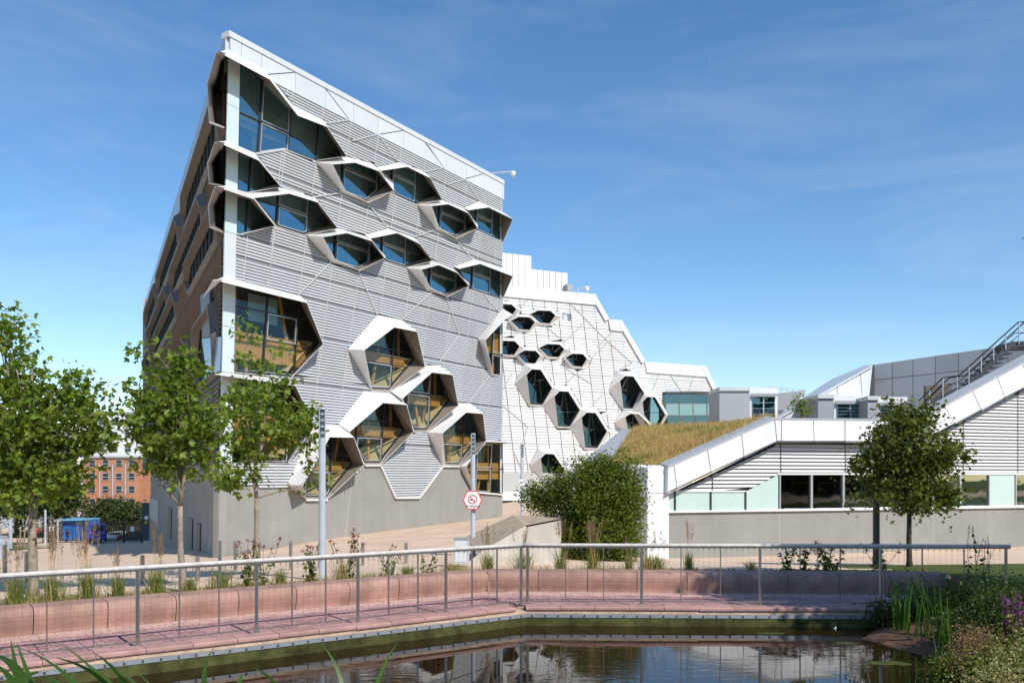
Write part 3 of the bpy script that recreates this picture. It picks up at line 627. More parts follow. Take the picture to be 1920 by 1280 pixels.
# inside: floors, back wall, timber posts
def interior(pl, u0, u1, z0, z1, zf, parent, dep=4.5, posts=1.4):
    sh = dep*0.66
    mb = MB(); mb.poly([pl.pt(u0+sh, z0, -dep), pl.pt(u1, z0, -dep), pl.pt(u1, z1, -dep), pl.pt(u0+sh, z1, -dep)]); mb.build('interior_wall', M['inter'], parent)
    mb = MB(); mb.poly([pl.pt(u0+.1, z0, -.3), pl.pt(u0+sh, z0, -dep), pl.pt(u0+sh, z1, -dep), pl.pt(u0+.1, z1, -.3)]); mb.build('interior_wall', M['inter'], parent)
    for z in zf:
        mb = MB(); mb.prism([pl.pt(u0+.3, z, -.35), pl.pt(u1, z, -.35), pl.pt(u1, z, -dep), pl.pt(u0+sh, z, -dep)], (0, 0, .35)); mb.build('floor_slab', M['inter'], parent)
floors = [fr.uz(430, y)[1] for y in (310, 395, 455, 640)]
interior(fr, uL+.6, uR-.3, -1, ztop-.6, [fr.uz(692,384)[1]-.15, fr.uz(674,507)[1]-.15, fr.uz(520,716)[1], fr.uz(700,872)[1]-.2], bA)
prng = random.Random(3)
for W in WIN_A:
    b0, b1, c0, c1 = bbox([fr.uz(*q) for q in W['A']]); big = (c1-c0) > 3
    for k in range(3 if big else 2):
        u = b0+(b1-b0)*prng.uniform(.15, .85); tl = prng.choice([-.5, 0, .5]) if big else 0
        mb = MB(); mb.bar(fr.pt(u-tl, c0-.1, -.45), fr.pt(u+tl, c1, -.45), .16, .10, fr.n); mb.build('timber_post', M['wood'], bA)
    if big:
        Gq = [fr.uz(*q) for q in W.get('G', W['A'])]; iR = max(range(len(Gq)), key=lambda i: Gq[i][0]); iB = (iR+1) % len(Gq)
        cu_ = (b0+b1)/2; cz_ = (c0+c1)/2; ga = (Gq[iR][0]*.88+cu_*.12, Gq[iR][1]*.88+cz_*.12); gb_ = (Gq[iB][0]*.88+cu_*.12, Gq[iB][1]*.88+cz_*.12)
        mb = MB(); mb.poly([fr.pt(*ga,-.12), fr.pt(*gb_,-.12), fr.pt(gb_[0]-.5,gb_[1]+.1,-1.3), fr.pt(ga[0]-1.0,ga[1]+.2,-1.3)]); mb.build('timber_reveal', mat('reveal_board', (.62,.50,.32), .7), bA)
        z = c0+(c1-c0)*prng.uniform(.3, .5); mb = MB(); mb.box(fr.pt((b0+b1)/2+.1, z, -.28), ((b1-b0)*.86, .06, (c1-c0)*(.30 if 'G' in W else .15)), fr.d, fr.n); mb.build('timber_panel', M['wood'], bA)
        mb = MB(); mb.box(fr.pt(b0+(b1-b0)*.42, c1-(c1-c0)*.25, -.3), ((b1-b0)*.3, .02, (c1-c0)*.3), fr.d, fr.n); mb.build('window_blind', M['blind'], bA)
    elif prng.random() < .6:
        mb = MB(); mb.box(fr.pt(b0+(b1-b0)*prng.uniform(.3,.6), c0+(c1-c0)*.6, -.3), ((b1-b0)*.3, .02, (c1-c0)*.5), fr.d, fr.n); mb.build('window_blind', M['blind'], bA)
# ---- shaded side
Sp = sd_pl
uF = Sp.uz(275, 600)[0]
zS = {}
Ltop = ztop+.0
def sbox(name, z0, z1, e0, e1, u0, u1, m, parent=None):
    mb = MB(); mb.prism([Sp.pt(u0,z0,e0), Sp.pt(u1,z0,e0), Sp.pt(u1,z1,e0), Sp.pt(u0,z1,e0)], Sp.n*(e1-e0)); return mb.build(name, m, parent or bA)
uBs = Sp.uz(281,960)[0]; sbox('base_wall', -6.5, 2.95, -.35, -.02, 0, uBs, M['render'])
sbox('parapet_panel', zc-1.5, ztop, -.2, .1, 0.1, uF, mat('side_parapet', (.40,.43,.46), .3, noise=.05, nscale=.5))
zrow = [2.95]
sz = lambda y: fr.uz(418, y)[1]
# storey bands: louvre fields with ribbon windows beneath protruding hood bands
srib = [lambda z, q=q: q for q in np.arange(1.3, uF, 1.3)]
LB = [(sz(250)-.2, zc-1.6), (sz(355)-.1, sz(285)), (sz(500), sz(440)+.6), (sz(905)+.1, sz(700))]
def srect(u0, u1, z0, z1): return [(u0,z0),(u1,z0),(u1,z1),(u0,z1)]
Sw = [  # window strips (u0,u1,z0,z1)
 (1.6, 17, sz(232), sz(150)), (21, 40, sz(232), sz(150)), (43, 58, sz(232), sz(150)),
 (7, 25, sz(345), sz(275)), (30, 52, sz(345), sz(275)), (1.3, 14, sz(430), sz(362)), (22, 44, sz(430), sz(362)), (48, 60, sz(430), sz(362)),
 (1.2, 8.5, sz(690), sz(560)), (14, 30, sz(650), sz(560)), (36, 54, sz(650), sz(560)), (1.3, 7, 3.1, sz(830)), (18, 36, 3.4, sz(840)), (42, 56, 3.4, sz(840))]
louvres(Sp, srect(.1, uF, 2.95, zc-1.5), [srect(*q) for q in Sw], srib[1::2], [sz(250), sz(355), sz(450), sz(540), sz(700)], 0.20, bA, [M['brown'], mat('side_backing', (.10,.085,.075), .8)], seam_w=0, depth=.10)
for (u0, u1, z0, z1) in Sw:
    dl = min(1.0, u0*.5); A_ = [(u0, z0-.3), (u0-dl, (z0+z1)/2), (u0, z1+.25), (u1, z1+.25), (u1+1.0, (z0+z1)/2), (u1, z0-.3)]
    R_ = [(u0+.2, z0-.1, .22), (u0-dl*.7, (z0+z1)/2, .38), (u0+.2, z1-.05, .48), (u1-.2, z1-.05, .48), (u1+.6, (z0+z1)/2, .38), (u1-.2, z0-.1, .22)]
    G_ = [(u0+.1, z0+.08), (u1-.1, z0+.08), (u1-.1, z1-.1), (u0+.1, z1-.1)]
    mb = MB(); A3 = [Sp.pt(u, z, .04) for u, z in A_]; R3 = [Sp.pt(u, z, e) for u, z, e in R_]; R4 = [Sp.pt(u+(.09 if u < (u0+u1)/2 else -.09), z+(.08 if z < (z0+z1)/2 else -.08), e) for u, z, e in R_]
    B4 = [p-Sp.n*min(.6, e*.9) for p, (_, _, e) in zip(R4, R_)]
    for i in range(6):
        j = (i+1) % 6
        mb.cm = 0; mb.poly([A3[i], A3[j], R3[j], R3[i]]); mb.poly([R3[i], R3[j], R4[j], R4[i]]); mb.cm = 1; mb.poly([R4[i], R4[j], B4[j], B4[i]])
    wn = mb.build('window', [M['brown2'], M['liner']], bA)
    nseg = max(2, int((u1-u0)/1.5))
    for k in range(nseg):
        a_ = u0+.1+(u1-u0-.2)*k/nseg; b_ = u0+.1+(u1-u0-.2)*(k+1)/nseg
        mb = MB(); mb.poly([Sp.pt(a_+.03,z0+.08,.02), Sp.pt(b_-.03,z0+.08,.02), Sp.pt(b_-.03,z1-.1,.02), Sp.pt(a_+.03,z1-.1,.02)]); mb.build('pane', M['glasst'], wn)
        if k: mb = MB(); mb.bar(Sp.pt(a_, z0+.08, .03), Sp.pt(a_, z1-.1, .03), .06, .08, Sp.n); mb.build('mullion', M['frame'], wn)
# corner hoods wrapping round the edge onto the side
def wrap(pts_attach, pts_rim, label=None):
    A3 = [Sp.P(x, y, 0.03) for x, y in pts_attach]; R3 = [Sp.P(x, y, e) for x, y, e in pts_rim]; mb = MB(); n = len(A3)
    c = sum(R3, Vector())/n
    R4 = [p+(c-p).normalized()*.08 for p in R3]; ac = sum(A3, Vector())/n; A4 = [p+(ac-p).normalized()*.10 for p in A3]
    for i in range(n-1):
        mb.cm = 0; mb.poly([A3[i], A3[i+1], R3[i+1], R3[i]]); mb.poly([R3[i], R3[i+1], R4[i+1], R4[i]]); mb.cm = 1; mb.poly([R4[i], R4[i+1], A4[i+1], A4[i]])
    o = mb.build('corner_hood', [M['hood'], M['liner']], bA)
    mb = MB(); mb.poly([Sp.P(x, y, .05) for x, y in pts_attach]); mb.build('pane', M['glassd'], o)
wrap([(426,100),(418,112),(406,175),(408,236),(421,240)], [(410,97,1.0),(405,97,.95),(388,156,.95),(392,231,.9),(421,241,.1)])
wrap([(424,268),(416,280),(406,305),(408,346),(420,350)], [(408,266,1.0),(402,267,.95),(389,306,.9),(392,345,.8),(420,351,.1)])
wrap([(423,352),(415,362),(408,385),(410,428),(419,436)], [(406,350,1.0),(402,350,.95),(390,386,.9),(393,427,.8),(419,437,.1)])
mb = MB(); mb.prism([Sp.P(420,522,0), Sp.P(398,530,.1), Sp.P(381,556,1.0), Sp.P(400,524,1.0)], (0,0,-.06)); mb.build('corner_hood', M['hood'], bA)
bluep = mat('blue_grey_panel', (.20,.27,.38), .25)
mb = MB(); mb.prism([Sp.P(q[0], q[1], .06) for q in [(383,635),(415,632),(413,698),(392,700)]], Sp.n*.12); mb.build('side_panel', bluep, bA)
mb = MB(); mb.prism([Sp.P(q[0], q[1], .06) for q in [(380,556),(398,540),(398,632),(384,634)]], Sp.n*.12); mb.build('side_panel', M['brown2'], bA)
# side doors, grille and ledge in the base
for (x0, y0, x1, y1, nm, m_) in [(281,935,297,975,'grille',M['midgrey']),(316,952,322,1010,'door',M['darkgrey']),(355,972,362,1030,'door',M['darkgrey']),(371,980,377,1036,'door',M['darkgrey'])]:
    u0, _ = Sp.uz(x0, 960); u1, _ = Sp.uz(x1, 960); za = Sp.uz((x0+x1)/2, y0)[1]; zb = Sp.uz((x0+x1)/2, y1)[1]
    sbox(nm, zb, za, -.02, .04, min(u0,u1), max(u0,u1), m_)
# roof and rear volume
E2 = FB0+sdir*uF*.8; far = Sp.pt(uF, 0, 0); rearm = M['midgrey']
top = [fr.pt(uL+.1, ztop-.05, -.3), fr.pt(uR, ztop-.05, -.3), Vector((E2.x, E2.y, ztop-.05)), Sp.pt(uF, ztop-.05, -.1)]
mb = MB(); mb.poly(top); mb.build('roof', rearm, bA)
mb = MB(); q0 = fr.pt(uR, 0, -.05)
mb.prism([Vector((q0.x,q0.y,-3)), Vector((E2.x,E2.y,-3)), Vector((E2.x,E2.y,ztop-.1)), Vector((q0.x,q0.y,ztop-.1))], fr.d*-.25); mb.build('return_wall', M['parapet'], bA)
fb_ = Sp.pt(uBs,0,-.3); mb = MB(); mb.prism([Vector((fb_.x,fb_.y,-7)), Vector((E2.x,E2.y,-7)), Vector((E2.x,E2.y,2.9)), Vector((fb_.x,fb_.y,2.9))], (0,.3,0)); mb.build('rear_wall', M['render'], bA)
mb = MB(); mb.prism([Vector((far.x,far.y,2.9)), Vector((E2.x,E2.y,2.9)), Vector((E2.x,E2.y,ztop-.1)), Vector((far.x,far.y,ztop-.1))], (0,.3,0)); mb.build('rear_wall', rearm, bA)
q = Sp.pt(22, ztop, -1.5); mb = MB(); mb.prism([Sp.pt(21,ztop-.5,-.4), Sp.pt(50,ztop-.5,-.4), Sp.pt(50,ztop+1.6,-.4), Sp.pt(21,ztop+1.6,-.4)], -Sp.n*4); mb.build('plant_screen', M['midgrey'], bA)

# ================================================================== white faceted building behind
thB = math.radians(24.5); OB = G(943, 88); B = Plane(OB, (math.cos(thB), math.sin(thB), 0))
if B.n.y > 0: B.n = -B.n
bB = thing('white_building', (OB.x, OB.y, 0), 'bright white faceted building with black hexagonal windows and a stepped roof behind the grey one', 'building')
outline = [(925,533),(943,537),(1110,553),(1137,600),(1160,602),(1205,679),(1318,687),(1342,738),(1242,737),(1238,800),(1238,905),(925,905)]
shapeT = dict(A=[(-37,-22),(-22,-42),(18,-42),(50,-2),(8,56),(-18,56)], R=[(-25,-18,.8),(-12,-34,1.0),(14,-34,1.0),(31,-2,1.0),(8,54,.1),(-13,38,.3)], G=[(-25,-18),(-10,-36),(14,-36),(26,0),(6,34),(-15,34)])
def mk(cx, cy, sx, sy, kind):
    if kind == 'T':
        A_ = [(-46,-5),(-28,-43),(5,-43),(31,3),(9,37),(-18,37)]; R_ = [(-23,-24,1.5),(-13,-34,1.6),(4,-33,1.6),(26,2,1.4),(7,35,.1),(-16,34,.3)]
    else:
        A_ = [(-30,-2),(-13,-17),(18,-17),(35,0),(18,17),(-9,17)]; R_ = [(-24,-5,.8),(-8,-13,1.1),(16,-12,1.1),(25,-3,1.0),(14,13,.2),(-7,12,.3)]
    return [(cx+x*sx, cy+y*sy) for x, y in A_], [(cx+x*sx, cy+y*sy, e) for x, y, e in R_]
WB = [(1017,594,1,1,'S'),(980,606,.95,1,'S'),(1034,657,1,1,'S'),(991,669,.9,1,'S'),(1080,675,.85,1,'S'),(950,652,1,1.1,'S'),(944,582,1,1,'S'),
      (1010,725,1,1,'T'),(1062,766,1,1,'T'),(1113,806,1,1,'T'),(1184,735,.95,.92,'T'),(1225,775,.9,.95,'T'),(1194,795,.95,.6,'T'),(1035,880,.95,.9,'T')]
hB = []; wB = []
for wdef in WB:
    A_, R_ = mk(*wdef); hB.append([B.uz(*q) for q in A_]); wB.append((A_, R_, wdef[4]))
fB = [B.uz(*q) for q in outline]
def ribB(px, py, sl):
    u, z = B.uz(px, py); u2, z2 = B.uz(px+sl*100, py+100); k = (u2-u)/(z2-z); return lambda zz: u+(zz-z)*k
ribsB = [ribB(x, 560, .12) for x in range(905, 1350, 23)]
jB = [B.uz(1000, y)[1] for y in (560, 578, 606, 631, 668, 700, 730, 765, 800, 836, 870)]
louvres(B, fB, hB, ribsB, sorted(jB), 0.30, bB, [M['slatB'], M['slatbackB']], depth=.03, gap=.07, seam_w=0, cover=.86, groove=False)
for A_, R_, k in wB:
    b0, b1, c0, c1 = bbox([B.uz(*q) for q in A_])
    hexwin(B, A_, R_, bB, us=[b0+(b1-b0)*.55], zs=[c0+(c1-c0)*(.5 if k == 'T' else .55)], inset=.8, ge=-.5, hood=M['hood'], liner=M['darkgrey'], lean=.1, gm=M['glass'], openers=(1,), rim=.05)
for p, q in [((943,560),(975,575)),((975,575),(1010,545)),((1060,560),(1100,600)),((1100,600),(1060,640)),((1100,600),(1140,640)),((1140,640),(1100,680)),((1100,555),(1135,600)),((1160,610),(1120,650)),((1140,640),(1185,680)),((1185,680),(1150,700)),((1060,690),(1110,720)),((943,760),(990,800)),((990,800),(975,840)),((1150,760),(1180,700)),((1240,690),(1222,735)),((1255,700),(1280,737)),((1305,695),(1290,737)),((960,840),(990,905)),((1240,640),(1200,680)),((960,700),(943,730)),((1060,720),(1080,700)),((1130,740),(1100,770)),((1020,610),(1060,640)),((1060,640),(1040,660))]:
    if p[0] > 1205 and p[1] < 685: continue
    mb = MB(); mb.bar(B.P(*p, .05), B.P(*q, .05), .10, .04, B.n); mb.build('ridge_seam', M['slatbackB'], bB)
mb = MB()
ol = [(943,537),(1110,553),(1137,600),(1160,602),(1205,679),(1318,687),(1342,738)]
for i in range(len(ol)-1):
    p, q = ol[i], ol[i+1]
    mb = MB(); off = 20 if i in (0, 2, 4) else 0
    if off: mb.prism([B.P(p[0], p[1], -.3), B.P(q[0], q[1], -.3), B.P(q[0]+4, q[1]+off, -.3), B.P(p[0]+(4 if i else 0), p[1]+off, -.3)], B.n*.5)
    else: mb.bar(B.P(*p, 0), B.P(*q, 0), .5, .5, B.n)
    mb.build('parapet_cap', M['white'], bB)
uu = B.uz(925, 700)[0]; u2_ = B.uz(1238, 700)[0]
mb = MB(); mb.prism([B.pt(u, z, -.6) for u, z in fB], -B.n*.4); 
mb = MB(); mb.prism([B.pt(uu,0,-2.0), B.pt(u2_,0,-2.0), B.pt(u2_, B.uz(1238,740)[1],-2.0), B.pt(B.uz(1110,553)[0],B.uz(1110,560)[1],-2.0), B.pt(uu, B.uz(925,540)[1],-2.0)], -B.n*14); mb.build('interior_core', M['inter'], bB)
# rooftop plant rooms
for (x0, y0, x1, y1, dy) in [(925,477,996,545,3),(996,505,1064,550,7)]:
    mb = MB(); a_, b_ = B.P(x0, y0, -6), B.P(x1, y0+dy, -6); c_, d_ = B.P(x1, y1, -6), B.P(x0, y1, -6); a_.z = b_.z
    mb.prism([a_, b_, c_, d_], -B.n*12); mb.build('plant_room', M['white'], bB)
    for k in range(1, 6):
        mb = MB(); t = k/6; mb.bar(a_*(1-t)+b_*t+B.n*.02, d_*(1-t)+c_*t+B.n*.02, .05, .05, B.n); mb.build('panel_joint', M['slatbackB'], bB)
mb = MB(); mb.prism([B.P(1064,532,-5), B.P(1074,533,-5), B.P(1074,546,-5), B.P(1064,546,-5)], -B.n*3); mb.build('plant_room', M['midgrey'], bB)
# glazed link at its right end
gl = [(1243,738),(1349,738),(1349,800),(1256,800)]
for r_, (ya, yb, m_) in enumerate([(739,756,M['glasst']),(757,778,M['teal']),(779,800,M['glasst'])]):
    for k in range(4):
        xa = 1245+k*26+r_*3; xb = 1245+(k+1)*26+r_*2
        mb = MB(); mb.prism([B.P(xa,ya,-.3),B.P(xb-1.2,ya,-.3),B.P(xb-1.2,yb,-.3),B.P(xa,yb,-.3)], B.n*.05); mb.build('glazing_panel', m_, bB)
mb = MB(); mb.prism([B.P(1240,735,-.6),B.P(1350,735,-.6),B.P(1350,739,-.6),B.P(1240,739,-.6)], B.n*.8); mb.build('link_fascia', M['darkgrey'], bB)
mb = MB(); mb.prism([B.P(1238,735,-6),B.P(1352,735,-6),B.P(1352,860,-6),B.P(1238,860,-6)], -B.n*.3); mb.build('interior_wall', M['inter'], bB)
# lower podium of the white building: pale wall, band and dark windows near the ground
mb = MB(); mb.prism([B.P(925,886,.3),B.P(1180,886,.3),B.P(1180,922,.3),B.P(925,922,.3)], -B.n*.4); mb.build('podium_wall', mat('podium_grey', (.45,.45,.42), .7), bB)
mb = MB(); mb.prism([B.P(925,922,1.0),B.P(1180,922,1.0),B.P(1180,938,1.0),B.P(925,938,1.0)], -B.n*1.2); mb.build('podium_band', M['white'], bB)
for k in range(4):
    mb = MB(); x0 = 928+k*36; mb.prism([B.P(x0,938,.5),B.P(x0+34,938,.5),B.P(x0+34,960,.5),B.P(x0,960,.5)], -B.n*.1); mb.build('podium_window', mat('blue_dark_glass', (.03,.06,.12), .08), bB)
mb = MB(); mb.prism([B.P(925,958,.8),B.P(1180,958,.8),B.P(1180,968,.8),B.P(925,968,.8)], -B.n*.4); mb.build('podium_sill', M['white'], bB)

# ================================================================== low white building on the right
OC = G(1250, 30); aC = math.radians(18.6); Cp = Plane(OC, (math.cos(aC), math.sin(aC), 0))
if Cp.n.y > 0: Cp.n = -Cp.n
bC = thing('low_white_building', (OC.x, OC.y, -.57), 'long low white building with sloping fascia, horizontal slats and dark windows on the right', 'building')
def face(pts, e0, th, name, m, parent, pl, label=None):
    mb = MB(); mb.prism([pl.P(x, y, e0) for x, y in pts], -pl.n*th); return mb.build(name, m, parent)
face([(1250,961),(2050,949),(2050,1022),(1250,1051)], 0, .4, 'base_wall', M['render'], bC, Cp)
face([(1250,957),(2050,944.5),(2050,949.5),(1250,961)], .10, .4, 'sill', M['white'], bC, Cp)
mb = MB()
for x in (1461, 1749): mb = MB(); mb.bar(Cp.P(x, 962, .003), Cp.P(x, 1040, .003), .02, .012, Cp.n); mb.build('render_joint', M['conc'], bC)
# end wall
ez = [(1214,876),(1254,874),(1254,1052),(1214,1054)]
face(ez, .25, 3.0, 'end_wall', M['white'], bC, Cp)
mb = MB(); mb.bar(Cp.P(1214,924,.255), Cp.P(1250,924,.255), .02, .012, Cp.n); mb.build('panel_joint', M['slatbackB'], bC)
# fascia panels
def lerp(p, q, t): return (p[0]+(q[0]-p[0])*t, p[1]+(q[1]-p[1])*t)
def fascia(top, bot, ts_t, ts_b, e=.45, rise=.10):
    for i in range(len(ts_t)-1):
        a_, b_ = lerp(*top, ts_t[i]), lerp(*top, ts_t[i+1]); c_, d_ = lerp(*bot, ts_b[i+1]), lerp(*bot, ts_b[i])
        g_ = .9; pts = [(a_[0]+g_, a_[1]), (b_[0]-g_, b_[1]), (c_[0]-g_, c_[1]), (d_[0]+g_, d_[1])]
        face(pts, e, .25, 'fascia_panel', M['white'], bC, Cp)
    a_, b_ = Cp.P(*top[0], e+.01), Cp.P(*top[1], e+.01); bk = -Cp.n*.55+Vector((0,0,rise))
    mb = MB(); mb.prism([a_, b_, b_+bk, a_+bk], (0,0,-.08)); mb.build('coping', M['midgrey'], bC)  # grey colour stands in for the weak grazing light on this cap
    mb = MB(); mb.prism([Cp.P(*bot[0], e), Cp.P(*bot[1], e), Cp.P(*bot[1], -.1), Cp.P(*bot[0], -.1)], (0,0,.06)); mb.build('soffit', M['darkgrey'], bC)
fascia(((1252,873),(1452,783)), ((1251,925),(1457,829)), [0,.055,.37,.69,1], [0,.09,.40,.70,1])
fascia(((1452,783),(1722,785.5)), ((1457,829),(1725,829)), [0,.05,.27,.49,.71,1], [0,.03,.26,.475,.71,1], rise=.02)
fascia(((1722,785),(2000,634)), ((1725,829),(2000,687)), [0,.17,.36,.53,.70,.86,1], [0,.24,.42,.58,.75,.90,1])
face([(1262,924),(1463,826),(1726,826),(2040,660),(2040,893),(1461,893),(1399,925)], -.10, .1, 'slat_backing', M['darkgrey'], bC, Cp)
# slats
fC = [Cp.uz(*q) for q in [(1272,921),(1463,830),(1726,829),(2030,671),(2030,886),(1463,888),(1398,920)]]
rC = [(lambda z, q=Cp.uz(x, 850)[0]: q) for x in (1334,1462,1583,1706,1804,1906,2010)]
louvres(Cp, fC, [], rC, [], 0.135, bC, [M['slatB'], mat('slat_shadow_gap', (.20,.20,.20), .8)], name='slat_panel', depth=.085, gap=.05, seam_w=0)
# frosted panes and dark windows
for q in [[(1253,927),(1264,922),(1264,957),(1253,957)],[(1266.5,922),(1331,922),(1331,957),(1266.5,957)],[(1333.5,922),(1396,922),(1396,957),(1333.5,957)],[(1399,921),(1459,890),(1459,956),(1399,957)],[(1856,889),(1902,889),(1902,949),(1856,950)]]:
    face(q, .05, .06, 'frosted_pane', M['frost'], bC, Cp)
face([(1252,919),(1400,919),(1400,922),(1252,922)], .09, .08, 'window_head', M['white'], bC, Cp)
face([(1458,886.5),(2040,886),(2040,889.5),(1458,889.5)], .09, .1, 'window_head', M['white'], bC, Cp)
xw = [1461,1521,1581,1641,1701,1748,1800,1855,1903,1955,2010]
for i in range(len(xw)-1):
    x0, x1 = xw[i], xw[i+1]
    if x0 == 1855: continue
    yb = 957-(x0-1461)*.0150
    mb = MB(); wn = None
    for p, q in [((x0+.8,889),(x1-.8,889)),((x1-.8,889),(x1-.8,yb)),((x1-.8,yb),(x0+.8,yb)),((x0+.8,yb),(x0+.8,889))]:
        mb.bar(Cp.P(*p,.03), Cp.P(*q,.03), .05, .08, Cp.n)
    wn = mb.build('window', M['framel'], bC)
    mb = MB(); mb.poly([Cp.P(x0+1.4,890,.0), Cp.P(x1-1.4,890,.0), Cp.P(x1-1.4,yb-1,.0), Cp.P(x0+1.4,yb-1,.0)]); mb.build('pane', M['glassd'], wn)
    mb = MB(); mb.bar(Cp.P(x0+10,yb-4,.02), Cp.P(x1-25,yb-4,.02), .02, .03, Cp.n); mb.build('vent_slot', M['framel'], wn)
for x in (1332.3,1265.3,1397.5):
    mb = MB(); mb.bar(Cp.P(x,921,.06), Cp.P(x,957,.06), .05, .08, Cp.n); mb.build('mullion', M['frame'], bC)
face([(1460,880),(2040,878),(2040,960),(1460,962)], -1.8, .1, 'interior_wall', mat('dim_interior', (.10,.08,.06), .9, noise=.4, nscale=1), bC, Cp)
for x in (1485, 1535): 
    mb = MB()
    for p, q in [((x,905),(x+30,905)),((x+30,905),(x+30,935)),((x+30,935),(x,935)),((x,935),(x,905))]: mb.bar(Cp.P(*p,-1.7), Cp.P(*q,-1.7), .06, .04, Cp.n)
    mb.build('picture_frame', M['wood'], bC)
# blue book shelf in the windows
bk = thing('book_display', Cp.P(1735, 950, -.35), 'long row of colourful book spines on a blue shelf in the window behind the tree', 'book display')
mb = MB(); mb.prism([Cp.P(1700,939,-.35),Cp.P(1848,937,-.35),Cp.P(1848,949,-.35),Cp.P(1700,952,-.35)], Cp.n*.15); mb.build('shelf_front', M['bookb'], bk)
bcol = [(.6,.12,.05),(.75,.55,.1),(.1,.3,.5),(.5,.5,.45),(.15,.4,.2),(.6,.3,.35),(.7,.3,.05)]
for i in range(46):
    x = 1702+i*3.15; mb = MB(); mb.bar(Cp.P(x,938,-.4), Cp.P(x,932.5-prng.random()*1.5,-.4), .05, .12, Cp.n)
    c = bcol[prng.randrange(7)]; mb.build('book', mat('book_%d' % bcol.index(c), c, .7), bk)
bk2 = thing('book_display', Cp.P(1910, 948, -.35), 'short run of book spines on a blue shelf at the right picture edge', 'book display')
mb = MB(); mb.prism([Cp.P(1907,937,-.35),Cp.P(1950,936,-.35),Cp.P(1950,947,-.35),Cp.P(1907,948,-.35)], Cp.n*.15); mb.build('shelf_front', M['bookb'], bk2)
for i in range(9):
    x = 1908+i*3.3; mb = MB(); mb.bar(Cp.P(x,937,-.4), Cp.P(x,932,-.4), .05, .12, Cp.n); c = bcol[i % 7]; mb.build('book', mat('book_%d' % (i % 7), c, .7), bk2)
# green roof slope
def Cpt(x, y, e=0): return Cp.P(x, y, e)
rl = [Cpt(1252,872,-.1)+Vector((0,0,.02)), Cpt(1446,785,-.1)+Vector((0,0,.02))]
R0 = P(1095, 905, 42); R1 = P(1185, 806, 52); R2 = P(1265, 801, 52); R3 = P(1452, 781, 46)
bpts = [P(1142,868,38), P(1186,804,48), P(1265,799,50), P(1350,794,49), P(1436,789,46)]
def roofz(s_, t):
    a_ = rl[0]*(1-s_)+rl[1]*s_; q = s_*4; i = min(int(q), 3); b_ = bpts[i]*(1-(q-i))+bpts[i+1]*(q-i)
    return a_*(1-t)+b_*t+Vector((0,0,.5))*math.sin(math.pi*t)*s_*(1-s_)*.5
mb = MB(); NS = 24; NT = 14; vs = [roofz(i/NS, j/NT)+Vector((0,0,.04*math.sin(i*2.1+j*3.3))) for i in range(NS+1) for j in range(NT+1)]
mb.add(vs, [(i*(NT+1)+j, (i+1)*(NT+1)+j, (i+1)*(NT+1)+j+1, i*(NT+1)+j+1) for i in range(NS) for j in range(NT)])
mb.build('green_roof', mat('roof_turf', (.26,.20,.07), .95, noise=.5, nscale=.9, noise2=(.16,.17,.045), bump=.8, bscale=12), bC)
nb = 36000; s_ = rng.random(nb); t_ = rng.random(nb); base = []
A4 = np.array([[*roofz(i/60, j/30)] for i in range(61) for j in range(31)]).reshape(61, 31, 3)
base = A4[(s_*60).astype(int), (t_*30).astype(int)]+rng.normal(size=(nb,3))*np.array([.10,.15,0.02])
patch = np.sin(base[:,0]*.9+1)+np.sin(base[:,1]*.55+base[:,0]*.35)+.6*np.sin(base[:,0]*2.3+base[:,1]*1.7); hh = .07+(.10+.17*np.clip(patch, 0, 2))*rng.random(nb)**1.5; tip = base+np.stack([rng.normal(size=nb)*.08, rng.normal(size=nb)*.08, hh], 1)
v_, f_, l_ = blades(base, tip, np.full(nb, .022), rng.normal(size=(nb,3))*.015, 2)
sel = (np.repeat(np.sin(base[:,0]*1.7)+np.sin(base[:,1]*1.1+2)+rng.normal(size=nb)*.7 > 1.35, 2)).astype(int)
npmesh('roof_grass', v_, f_, l_, [M['straw'], M['grass']], bC, mi=sel, kind='stuff')
# grey kerb on the left of the green roof, side wall
mb = MB(); mb.prism([P(1096,862,40), P(1164,806,51), P(1187,803.5,50), P(1142,868,38)], (0,0,-.2)); mb.build('roof_kerb', M['midgrey'], bC)
mb = MB(); q = Cpt(1215, 876, .2); mb.prism([Vector((q.x,q.y+.3,-.6)), P(1142,1000,38), P(1142,870,38), Vector((q.x,q.y+.3,q.z))], (.3,0,0)); mb.build('side_wall', M['white'], bC)

# ================================================================== upper grey building, pods, stairs
bD = thing('upper_grey_building', G(1637, 44, 2), 'grey panelled building with a curved wall and white sloping wing rising above the low roof', 'building')
def slab(pts, Y, th, name, m, parent, Ys=None):
    mb = MB(); p3 = [P(x, y, (Ys[i] if Ys else Y)) for i, (x, y) in enumerate(pts)]; mb.prism(p3, (0, th, 0)); return mb.build(name, m, parent)
wing = [((1459,800),(1459,783),(1502,762),(1502,800)),((1503.5,800),(1503.5,761),(1569,723),(1569,800)),((1570.5,800),(1570.5,722),(1612,697),(1617,752),(1600,800)),((1613.5,696),(1637,684),(1630,748),(1618,752))]
for q in wing: slab(q, 43, .3, 'wing_panel', M['white'], bD)
mb = MB(); mb.prism([P(1456,784,42.9), P(1636,684,42.9), P(1622,684,48), P(1560,710,48), P(1475,765,46)], (0,0,-.1)); mb.build('wing_coping', M['parapet'], bD)
xt = [1637,1673,1712,1754,1797,1843,1890,1945]
def ytop(x): return 684-(x-1637)*.148+((x-1637)/300)**2*2
def ymid(x): return 712-(x-1640)*.105
Yc = lambda x: 44-(x-1637)*.014
